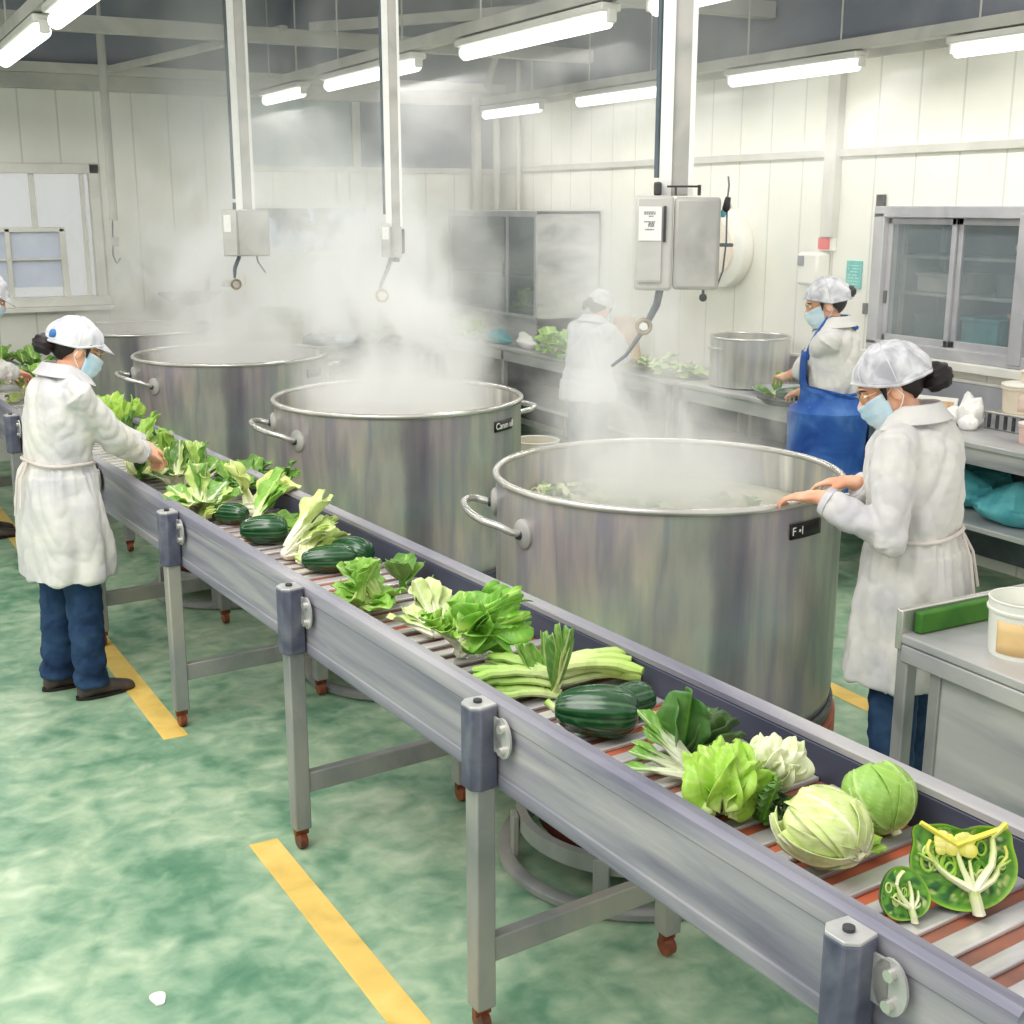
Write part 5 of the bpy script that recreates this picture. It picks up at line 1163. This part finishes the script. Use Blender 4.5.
    for i, s in enumerate((-1, 1)):
        S = T((s * .165, 0, 1.315)); W = Minv @ V(hands[i]) if hands[i] is not None else T((s * .24, .06, .86))
        l1, l2 = .272 * k, .245 * k; dv = W - S; D = dv.length
        if D > (l1 + l2) * .985:
            print('REACH', label[:30], 'LR'[i], round(D - (l1 + l2), 3)); W = S + dv.normalized() * (l1 + l2) * .985; dv = W - S; D = dv.length
        u = dv.normalized(); aa = (l1 * l1 - l2 * l2 + D * D) / (2 * D); hh = sqrt(max(0, l1 * l1 - aa * aa))
        pv = V(poles[i]) if poles else V((s * .5, -.25, -1)); pv = (pv - u * pv.dot(u)).normalized()
        E_ = S + u * aa + pv * hh; arms.append((S, E_, W))
        b.capsule(S, E_, .045 * k, .036 * k, 14); b.capsule(E_, W, .036 * k, .024 * k, 14)
        fd = (W - E_).normalized(); hd = Minv.to_3x3() @ V(hdirs[i]) if hdirs and hdirs[i] else fd + V((0, 0, -.15))
        hn = Minv.to_3x3() @ V(hnorm[i]) if hnorm and hnorm[i] else V((0, 0, -1))
        hand(b, W, hd, hn, s, curls[i] if curls else (.35, .5, .4), k=k * .98)
    remesh(b, 'body', M_SKIN, t_, .0062, 3)
    # trousers
    b = MB()
    for s, (fx, fy) in zip((-1, 1), feet):
        A_ = V((fx, fy - .012, .06)) * k; Kn = V((s * .098, .006 + fy * .5, .46)) * k; Hp = V((s * .085, 0, .84)) * k
        b.tube([A_, A_ * .75 + Kn * .25, Kn, Kn * .5 + Hp * .5, Hp + V((0, 0, .08))], [.068 * k, .068 * k, .076 * k, .086 * k, .082 * k], 20)
    b.ball(V((0, 0, .88)) * k, (.145 * k, .10 * k, .12 * k), 24, 14)
    def pf(p, n): return .007 * noise.noise(V((p.x * 9, p.y * 9, p.z * 22 + p.x * 12))) + .004 * noise.noise(p * 38) + (.006 * sin(p.z * 60 + p.x * 30) * sstep(.35 * k, .1 * k, p.z) if p.z < .35 * k else 0)
    remesh(b, 'trousers', pants, t_, .011, 3, pf)
    for s, (fx, fy) in zip((-1, 1), feet):
        b = MB(); ox, oy = fx * k, fy * k; rs = []
        for y, w_, h in ((-.075, .020, .05), (-.065, .034, .075), (-.03, .038, .09), (.02, .038, .085), (.07, .042, .066), (.12, .044, .052), (.155, .036, .042), (.172, .018, .03)):
            rs.append([V((ox + w_ * k * cos(a), oy + y * k, max(.004, (h * .5 + h * .5 * sin(a)) * k))) for a in [2 * pi * q / 18 for q in range(18)]])
        b.rings(rs); sh_ = b.build('shoe', M_SHOE, t_, sub=1)
        b = MB(); b.rings([[V((ox + w_ * k * cos(a), oy + .045 * k + l_ * k * sin(a), z)) for a in [2 * pi * q / 24 for q in range(24)]] for w_, l_, z in ((.044, .128, .001), (.047, .132, .004), (.046, .13, .016))]); b.build('sole', M_EYE, sh_)
    # coat
    B = bulk; sec = [(hem, .222 * B, .182 * B, .01), (hem + .14, .214 * B, .176 * B, .005), (.86, .198 * B, .158 * B, 0), (.98, .172 * B, .138 * B, 0), (1.03, .158 * B, .125 * B, .0), (1.08, .168 * B, .134 * B, 0), (1.2, .186 * B, .145 * B, 0), (1.30, .182 * B, .132 * B, -.004), (1.355, .145 * B, .108 * B, -.006), (1.39, .088, .08, -.004), (1.405, .070, .068, 0)]
    if not tie: sec = [(z, (rx * 1.1 if .95 < z < 1.1 else rx), (ry * 1.12 if .95 < z < 1.1 else ry), c) for z, rx, ry, c in sec]
    sec = [q for q in sec if q[0] >= hem]
    def SX(z):
        for q0, q1 in zip(sec, sec[1:]):
            if z <= q1[0]: f_ = max(0, (z - q0[0]) / (q1[0] - q0[0])); return tuple(q0[i] * (1 - f_) + q1[i] * f_ for i in range(4))
        return sec[-1]
    b = MB(); b.rings([ell(z, rx, ry, cy) for z, rx, ry, cy in sec])
    for i, (S, E_, W) in enumerate(arms):
        s = (-1, 1)[i]; fs = W - (W - E_).normalized() * .03 * k
        sh0 = T((s * .10, 0, 1.325))
        if sleeve >= 1: pts = [sh0, S, (S + E_) / 2, E_, (E_ + fs) / 2, fs]; rr = [.07, .074 * B, .069 * B, .060 * B, .056 * B, .046]
        elif sleeve > .4: fs = E_ * .75 + W * .25; pts = [sh0, S, (S + E_) / 2, E_, fs]; rr = [.07, .078 * B, .076 * B, .076 * B, .055]
        b.tube(pts, [q * k for q in rr], 22); b.ball(E_, (rr[3] * k,) * 3, 16, 10)
        b.ball(S, (rr[1] * .86 * k,) * 3, 16, 10)
    sd = pos[0] * 7.3
    def cf(p, n):
        z = p.z / k; a = atan2(p.y, p.x); v_ = 0
        rad = sqrt(p.x ** 2 + p.y ** 2)
        if z < 1.03:
            am = sstep(1.04, .85, z) if False else min(1, max(0, (1.04 - z) / .25)); v_ += (.006 + .006 * am) * sin(a * 8 + 3 * noise.noise(V((a * 2, z * 3, sd)))) * (.35 + .65 * am)
            if tie: v_ += .006 * sin(a * 26 + 4 * noise.noise(V((a * 3, z, sd)))) * max(0, 1 - abs(z - .96) / .12)
        q = V((p.x * 8 - p.z * 3.2 + sd, p.y * 8 + p.z * 2.2, p.z * 1.5)); v_ += .026 * min(.5, abs(noise.noise(q))) ** .8 - .008
        q = V((p.x * 15 + p.z * 7, p.y * 15 + sd, p.z * 3.2 - p.y * 5)); v_ += .013 * min(.5, abs(noise.noise(q))) ** .8 - .004
        v_ += .002 * noise.noise(p * 40)
        if z < .98: v_ = v_ * .75 + .004
        return v_ * k
    ct = remesh(b, 'coat' if not apron else 'shirt', tunic_mat or M_WHITECOAT, t_, .0075, 9, cf)
    # hem edge, cuffs, collar, tie
    for i, (S, E_, W) in enumerate(arms):
        if sleeve >= 1:
            fd = (W - E_).normalized(); c_ = W - fd * .03 * k; x_, y_ = ortho(fd)
            MB().tube([c_ - fd * .012, c_ + fd * .010], [.049 * k, .043 * k], 20).build('cuff', M_CAP, ct)
    def srf(z, a, off, pw=2.3):
        _, rx, ry, cy = SX(z); ca, sa = cos(a), sin(a); q = (abs(ca) ** pw + abs(sa) ** pw) ** (-1 / pw)
        return T(((rx + off) * ca * q, cy + (ry + off) * sa * q, z))
    b = MB(); P = []
    for j in range(5):
        row = []
        for i in range(37):
            a = R(-62) - 2 * pi * (i / 36) * (360 - 56) / 360 + R(152); front = max(0, sin(a))
            if j == 0: q_ = T((.074 * cos(a), .072 * sin(a), 1.385 - .02 * front))
            elif j == 1: q_ = T((.080 * cos(a), .078 * sin(a), 1.432 - .035 * front))
            elif j == 2: q_ = T((.088 * cos(a), .086 * sin(a), 1.428 - .035 * front))
            else: q_ = srf((1.396, 1.374)[j - 3] - .03 * front, a, (.020, .020)[j - 3])
            row.append(q_)
        P.append(row)
    b.grid(P); b.build('collar', tunic_mat or M_WHITECOAT, ct, solid=.004 * k, sub=1)
    if tie:
        b = MB(); pts = [srf(1.028 + .004 * sin(3 * a), a, .010) for a in [2 * pi * q / 48 for q in range(49)]]
        b.tube(pts, .007 * k, 8, caps=False)
        b.tube([srf(1.028, R(-80), .012), srf(.97, R(-78), .028), srf(.86, R(-74), .03)], .005 * k, 6); b.tube([srf(1.028, R(-84), .012), srf(.96, R(-90), .028), srf(.82, R(-88), .03)], .005 * k, 6)
        b.build('waist_tie', M_SEAM, ct)
    if not apron:
        b = MB(); b.tube([srf(z, R(90) , .012) for z in [hem + .02 + (1.34 - hem) * q / 24 for q in range(24)]], .0035 * k, 6); b.build('front_seam', M_SEAM, ct)
    if apron:
        b = MB(); P = []
        for z in [.36 + .9 * q / 26 for q in range(27)]:
            zz = max(z, hem); hw = R(150) if z < 1.02 else R(150 - 107 * sstep(1.02, 1.10, z)); row = []
            for i in range(37):
                a = pi / 2 - hw + 2 * hw * i / 36
                p = srf(zz, a, .032 + .014 * sstep(1.05, .92, z) + .006 * sin(a * 9 + z * 2)); 
                if z < hem: p = V((p.x, p.y, z * k))
                row.append(p + V((0, 0, .0)))
            P.append(row)
        b.grid(P); ap = b.build('apron', M_APRON, t_, solid=.004)
        for s in (-1, 1):
            b = MB(); P = []
            pth = [srf(z, pi / 2 - s * R(42 + 14 * sstep(1.24, 1.36, z)), .020) for z in (1.22, 1.27, 1.31, 1.35)] + [T((s * .075, .02, 1.42)), T((s * .06, -.06, 1.42)), T((s * .03, -.115, 1.36))]
            b.tube(pth, .014 * k, 8, flat=.3); b.build('apron_strap', M_APRON, ap)
        b = MB(); b.tube([srf(1.04, a, .02) for a in [R(195) + R(150) * q / 20 for q in range(21)]], .008 * k, 6); b.tube([srf(1.04, R(-90), .022), srf(.97, R(-80), .03), srf(.88, R(-84), .03)], .008 * k, 6)
        b.build('waist_tie', M_APRON, ap)
        MB().rings([[srf(z, pi / 2 - R(38) + R(50) * q / 12, off) for q in range(13)] for z, off in ((.90, .034), (.72, .038))], close=False, cap0=False, cap1=False).build('apron_pocket', M_APRON, ap, solid=.004)
    # hair
    def dome(rx, ry, rz, c0, zr, n=40, m=14, pl=0, nz=0, seed=0, tiltf=0):
        P = []
        for j in range(m + 1):
            row = []
            for i in range(n):
                a = 2 * pi * i / n; zc_ = zr(a); phm = math.acos(max(-1, min(1, (zc_ - c0[2]) / rz))); ph = .02 + (phm - .02) * j / m
                q = 1 + nz * noise.noise(V((cos(a) * 2.2 + seed, sin(a) * 2.2, ph * 2.6))) + pl * sin(a * 17) * sstep(.55, 1, j / m)
                row.append(HH((c0[0] + rx * q * sin(ph) * cos(a), c0[1] + ry * q * sin(ph) * sin(a), c0[2] + rz * q * cos(ph))))
            P.append(row)
        return P
    hz = lambda a: (-.005 if sin(a) < -.1 else .045) if False else .042 * sstep(-.35, .75, sin(a)) - .075 * sstep(.25, -.6, sin(a) ) if False else (.05 * max(0, sin(a)) - .078 * max(0, -sin(a)) ** .6 - .0 + .006 * cos(a) ** 2)
    b = MB(); b.grid(dome(.078, .099, .092, (0, -.014, .020), hz, nz=.02), closeu=True); hr = b.build('hair', M_HAIR, t_, solid=.006)
    for s in (-1, 1): b = MB(); b.tube([HH((s * .076, .03, .03)), HH((s * .078, .028, .005)), HH((s * .074, .03, -.025))], [.010 * k, .008 * k, .002 * k], 8); b.build('side_lock', M_HAIR, hr)
    bx_, by_, bz_, br_ = bun
    b = MB(); b.ball((0, 0, 0), (br_ * k, br_ * k, br_ * .95 * k), 26, 18)
    for v in b.bm.verts: v.co *= 1 + .10 * noise.noise(v.co * 55) + .05 * sin(v.co.z * 300)
    for v in b.bm.verts: v.co = HH((bx_, by_, bz_)) + HR @ v.co
    b.build('hair_bun', M_HAIR, hr)
    b = MB(); b.tube([HH((bx_ * .6, by_ * .72, bz_ * .7)), HH((bx_, by_, bz_))], [.03 * k, .03 * k], 12); b.build('bun_band', M_HAIR, hr)
    if ponytail:
        b = MB(); b.tube([HH((0, by_, bz_)), HH((0, by_ - .03, bz_ - .03)), HH((0, by_ - .04, bz_ - .08))], [.035 * k, .03 * k, .01 * k], 10); b.build('ponytail', M_HAIR, hr)
    # cap
    if cap == 'peak': rim = lambda a: .040 * max(0, sin(a)) - .006 * max(0, -sin(a)) + .006; cr_ = (.095, .116, .116)
    else: rim = lambda a: .046 * max(0, sin(a)) - .006 * max(0, -sin(a)) + .006; cr_ = (.100, .120, .120)
    cm = M_CAP if cap == 'peak' else M_NET
    P = dome(cr_[0], cr_[1], cr_[2], (0, -.016, .012), rim, n=102, m=20, pl=.018, nz=.09, seed=pos[1])
    b = MB(); b.grid(P, closeu=True); cp = b.build('cap', cm, t_, solid=.003)
    b = MB(); b.tube(P[-1] + [P[-1][0]], .0052 * k, 8, caps=False); b.build('cap_band', cm, cp)
    b = MB()
    for q in range(0, 102, 17 if cap != 'peak' else 34): b.tube([P[j][q] + (P[j][q] - Hc).normalized() * .002 for j in range(1, 20)], .0022 * k, 6)
    b.build('cap_seam', M_CAP, cp)
    if cap == 'peak':
        P = []
        for j in range(6):
            t = j / 5; row = []
            for i in range(17):
                a = R(28) + R(124) * i / 16; e_ = sin((a - R(28)) / R(124) * pi)
                row.append(HH((cr_[0] * cos(a) * (1 - .1 * t), -.016 + cr_[1] * sin(a) + .05 * t * e_, rim(a) + .002 - .030 * t * e_)))
            P.append(row)
        MB().grid(P).build('visor', cm, cp, solid=.004)
        if MATS: 
            MB().ball(HH((.0, -.118, .035)), (.022 * k, .018 * k, .022 * k), 12, 8).build('blue_clip', M_BLUEPOM, cp) if False else None
    # mask
    P = []
    for j in range(12):
        t = j / 11; z = -.018 - .088 * t; row = []
        for i in range(25):
            a = R(90 - 78 + 156 * i / 24); front = sin(a) ** 2
            rx = .076 - .014 * t; ry = .107 - .026 * t; pleat = .0022 * sin(t * 20)
            bz = z + .012 * (1 - front) * (t < .3) + (-.004 * front) + (1 - front) * (.008 * (1 - 2 * t))
            row.append(HH((rx * cos(a), .006 + (ry + pleat + .010 * front * sin(pi * min(1, t * 1.1))) * sin(a), bz)))
        P.append(row)
    mk = MB().grid(P).build('face_mask', M_MASK, t_, solid=.0025)
    for s in (-1, 1):
        e0 = HH((s * .068, .026, -.012)); e1 = HH((s * .060, .026, -.088)); er = HH((s * .083, -.012, -.012)); eb = HH((s * .080, -.020, -.03))
        b = MB(); b.tube([e0, HH((s * .080, .0, .008)), er, eb, HH((s * .076, -.008, -.05)), e1], .0016 * k, 6); b.build('ear_loop', M_PAPER, mk)
        ey = MB().ball(HH((s * .031, .081, .004)), (.012 * k, .008 * k, .0055 * k), 12, 8, HR); ey = ey.build('eye', M_PAPER, t_)
        MB().ball(HH((s * .031, .0875, .004)), (.005 * k, .003 * k, .005 * k), 10, 8, HR).build('iris', M_EYE, ey)
        MB().tube([HH((s * .016, .090, .021)), HH((s * .034, .087, .026)), HH((s * .052, .074, .021))], [.002 * k, .0032 * k, .0015 * k], 6).build('eyebrow', M_HAIR, t_)
    if glasses:
        b = MB()
        for s in (-1, 1):
            b.tube([HH((s * .034 + .024 * cos(q), .098 - .006 * abs(cos(q)) * (1 if s * cos(q) > 0 else 0), .002 + .018 * sin(q))) for q in [2 * pi * i / 20 for i in range(21)]], .0014 * k, 6, caps=False)
            b.tube([HH((s * .057, .092, .006)), HH((s * .074, .03, .010)), HH((s * .078, -.01, .004))], .0014 * k, 6)
        b.tube([HH((-.01, .099, .004)), HH((.01, .099, .004))], .0014 * k, 6); b.build('glasses', M_GOLD, t_)
    return t_, HH
# --- worker L, R, apron, back, far left
_, HHl = person('worker in a peaked white cap and long coat sorting leaves at the left', (.765, 5.50), 80, 1.66, lean=9, head_pitch=14, head_yaw=8,
       hands=((1.24, 5.78, 1.0), (1.16, 5.60, 1.03)), cap='peak', glasses=True, hem=.54, bulk=.98, feet=((-.10, -.03), (.09, .05)), bun=(0, -.128, -.02, .046),
       poles=((-.4, -.2, -1), (.5, -.3, -1)), hnorm=((0, 0, -1), (.2, .3, -1)), curls=((.5, .6, .5), (.45, .6, .5)))
cl = MB().ball(HHl((.045, -.112, .03)), (.02, .018, .022), 12, 8)
for v in cl.bm.verts: v.co += V((1, 1, 1)) * .002 * noise.noise(v.co * 200)
wl = bpy.data.objects['person']
cl.build('blue_hair_clip', M_BLUEPOM, wl)
person('worker in a tied white coat with both hands on the nearest pot rim', (3.035, 2.85), -28, 1.69, lean=6, head_pitch=22, head_yaw=-24,
       hands=((2.70, 2.95, 1.20), (2.95, 3.07, 1.20)), cap='net', glasses=True, hem=.56, bulk=1.0, bun=(0.0, -.135, -.03, .048),
       poles=((-.35, -.3, -1), (.5, -.3, -1)), hdirs=((-.45, .85, -.1), (-.5, .85, -.1)), curls=((.25, .5, .5), (.3, .5, .6)))
person('worker in a blue apron over a white shirt holding greens over a steel tray', (4.84, 5.22), -40, 1.72, lean=3, head_pitch=12, head_yaw=-16,
       hands=((4.82, 5.70, 1.08), (4.95, 5.62, 1.04)), cap='net', glasses=True, apron=True, sleeve=.7, tie=False, hem=.84, bulk=.92, bun=(0, -.128, .03, .034),
       hdirs=((.4, .9, -.1), (.3, .9, -.2)), poles=((-.7, -.4, -.8), (.7, -.5, -.8)))
person('worker in a short white tunic holding a brown paper sack', (4.72, 7.62), 78, 1.53, lean=8, head_pitch=22, head_yaw=0,
       hands=((5.12, 7.95, 1.14), (5.14, 7.70, 1.02)), cap='net', sleeve=.7, tie=False, hem=.80, bulk=1.05, bun=(0, -.125, -.005, .036), ponytail=True, tunic_mat=M_GREYCOAT)
person('worker cut off by the left edge at the far end of the conveyor', (.61, 8.62), 92, 1.75, lean=27, head_pitch=14, head_yaw=10,
       hands=((.98, 8.85, 1.04), (1.0, 8.60, 1.06)), cap='peak', glasses=False, hem=.56, bulk=1.04, feet=((-.09, .1), (.09, .12)))

# ------------------------------------------------------------------ steam
def steam_mat(name, r0, r1, H_, dens, seed, driftx, drifty, thr=.0):
    m, nt, out = new_mat(name); N, L = nt.nodes, nt.links
    tc = N.new('ShaderNodeTexCoord'); sp = N.new('ShaderNodeSeparateXYZ'); L.new(tc.outputs['Object'], sp.inputs[0])
    def M(op, a, b_=None, c=None, cl_=False):
        n = N.new('ShaderNodeMath'); n.operation = op; n.use_clamp = cl_
        for i, q in enumerate((a, b_, c)):
            if q is None: continue
            if isinstance(q, (int, float)): n.inputs[i].default_value = q
            else: L.new(q, n.inputs[i])
        return n.outputs[0]
    h = M('DIVIDE', sp.outputs[2], H_)
    hx = M('MULTIPLY', M('POWER', h, 1.3), driftx); hy = M('MULTIPLY', M('POWER', h, 1.3), drifty)
    dx = M('SUBTRACT', sp.outputs[0], hx); dy = M('SUBTRACT', sp.outputs[1], hy)
    r = M('SQRT', M('ADD', M('MULTIPLY', dx, dx), M('MULTIPLY', dy, dy)))
    R_ = M('ADD', r0, M('MULTIPLY', M('POWER', h, .8), r1 - r0))
    q = M('SUBTRACT', 1, M('DIVIDE', r, R_), cl_=True)
    fall = M('SMOOTH_MIN', M('MULTIPLY', q, 1.9), 1.0, .2)
    nz = N.new('ShaderNodeTexNoise'); nz.inputs['Scale'].default_value = 2.3; nz.inputs['Detail'].default_value = 5; nz.inputs['Roughness'].default_value = .58; nz.inputs['Distortion'].default_value = .9
    mp = N.new('ShaderNodeMapping'); mp.inputs['Location'].default_value = (seed, seed * 2, 0); mp.inputs['Scale'].default_value = (1, 1, .75); L.new(tc.outputs['Object'], mp.inputs[0]); L.new(mp.outputs[0], nz.inputs['Vector'])
    n0 = M('MULTIPLY', M('SUBTRACT', nz.outputs['Fac'], 0.475 + thr), 6.0, cl_=True)
    top = M('MULTIPLY', M('SUBTRACT', 1, h, cl_=True), 1.5, cl_=True)
    n1 = M('MAXIMUM', n0, M('MULTIPLY', M('SUBTRACT', .20, h), 3.0, cl_=True))
    low = M('ADD', .16, M('MULTIPLY', M('POWER', M('SUBTRACT', 1, h, cl_=True), 2.2), .95))
    d = M('MULTIPLY', M('MULTIPLY', M('MULTIPLY', fall, n1), M('MULTIPLY', top, low)), dens)
    vs = N.new('ShaderNodeVolumeScatter'); vs.inputs['Color'].default_value = (.995, .993, .985, 1); vs.inputs['Anisotropy'].default_value = .1
    L.new(d, vs.inputs['Density']); L.new(vs.outputs[0], out.inputs['Volume'])
    return m
ST = [(2.60, 3.69, .46, .62, 1.85, 8.0, 1.3, .08, .2, 'steam rising from the nearest stockpot'), (2.50, 5.874, .52, .85, 2.0, 12.5, 4.1, -.2, .3, 'thick steam rising from the second stockpot'),
      (2.292, 8.16, .55, 1.0, 2.1, 9.0, 7.7, .0, .2, 'steam rising from the third stockpot'), (2.12, 10.3, .55, .80, 1.7, 5.0, 9.2, .2, -.1, 'steam rising from the farthest stockpot')]
for i, (x, y, r0, r1, H_, dn, sd, ddx, ddy, lb) in enumerate(ST):
    z0 = 1.03
    n = 28; rs = []
    for j in range(9):
        h = j / 8; R_ = (r0 + (r1 - r0) * h ** .8 + .02) if h > 0.07 else .58
        if h <= .07: R_ = min(R_, .58)
        cx, cy = ddx * h ** 1.3, ddy * h ** 1.3
        ring = [V((min(cx + R_ * cos(2 * pi * k / n), 9), cy + R_ * sin(2 * pi * k / n), h * H_)) for k in range(n)]
        if i == 3: ring = [V((p.x, min(p.y, .85), p.z)) for p in ring]
        rs.append(ring)
    o = MB().rings(rs).build('steam', steam_mat('steam_%d' % i, r0, r1, H_, dn, sd, ddx, ddy), None, loc=(x, y, z0), smooth=False)
    o.data.materials[0].cycles.volume_step_rate = 1.0
    tag(o, lb, 'steam', 'steam over the pots', 'stuff')
# thin haze drifting over the far half of the hall
m, nt, out = new_mat('drifting_haze'); N, L = nt.nodes, nt.links
tc = N.new('ShaderNodeTexCoord'); nz = N.new('ShaderNodeTexNoise'); nz.inputs['Scale'].default_value = .9; nz.inputs['Detail'].default_value = 5; nz.inputs['Distortion'].default_value = 1.0; L.new(tc.outputs['Object'], nz.inputs[0])
mr = N.new('ShaderNodeMapRange'); mr.inputs['From Min'].default_value = .5; mr.inputs['From Max'].default_value = .68; mr.inputs['To Min'].default_value = .0; mr.inputs['To Max'].default_value = .42; L.new(nz.outputs['Fac'], mr.inputs['Value'])
vs = N.new('ShaderNodeVolumeScatter'); vs.inputs['Color'].default_value = (.995, .993, .985, 1); L.new(mr.outputs[0], vs.inputs['Density']); L.new(vs.outputs[0], out.inputs['Volume'])
hz_ = MB().bb((2.0, 5.0, 1.25), (5.8, 11.0, 4.05)).build('haze', m, None, smooth=False); tag(hz_, 'thin haze drifting below the roof over the far pots', 'haze', None, 'stuff')

# ------------------------------------------------------------------ light, sky, camera
wd = bpy.data.worlds.new('World'); sc.world = wd; wd.use_nodes = True
bg = wd.node_tree.nodes['Background']; bg.inputs[0].default_value = (1.0, .985, .95, 1); bg.inputs[1].default_value = .98
def area(name, loc, rot, sx, sy, e, col=(1, .98, .94)):
    l = bpy.data.lights.new(name, 'AREA'); l.shape = 'RECTANGLE'; l.size = sx; l.size_y = sy; l.energy = e; l.color = col
    o = bpy.data.objects.new(name, l); COL.objects.link(o); o.location = loc; o.rotation_euler = rot; return o
for x in (5.3, 3.29, 1.06, -1.4):
    area('tube_row_light', (x, 7.2, 2.82), (0, 0, 0), .12, 6.5, 42)
area('added_overhead_light', (-.6, 2.6, 4.1), (0, R(-12), 0), 2.6, 3.0, 125, (1, .985, .96))  # unseen area light, added to deepen the shadow under the conveyor
cd = bpy.data.cameras.new('camera'); cam = bpy.data.objects.new('camera', cd); COL.objects.link(cam); sc.camera = cam
cd.sensor_width = 36; cd.lens = 36 * 1250 / 1024; cam.location = (0, 0, 2.1); cam.rotation_euler = (R(90) - math.atan(306 / 1250), 0, -CA); cd.clip_start = .05
sc.view_settings.view_transform = 'Standard'; sc.view_settings.look = 'None'; sc.view_settings.gamma = 1; sc.view_settings.use_curve_mapping = False
sc.view_settings.exposure = 0.09
sc.cycles.use_denoising = True; sc.cycles.max_bounces = 9; sc.cycles.volume_bounces = 6; sc.cycles.transparent_max_bounces = 12
sc.cycles.sample_clamp_indirect = 6
sc.cycles.volume_max_steps = 96
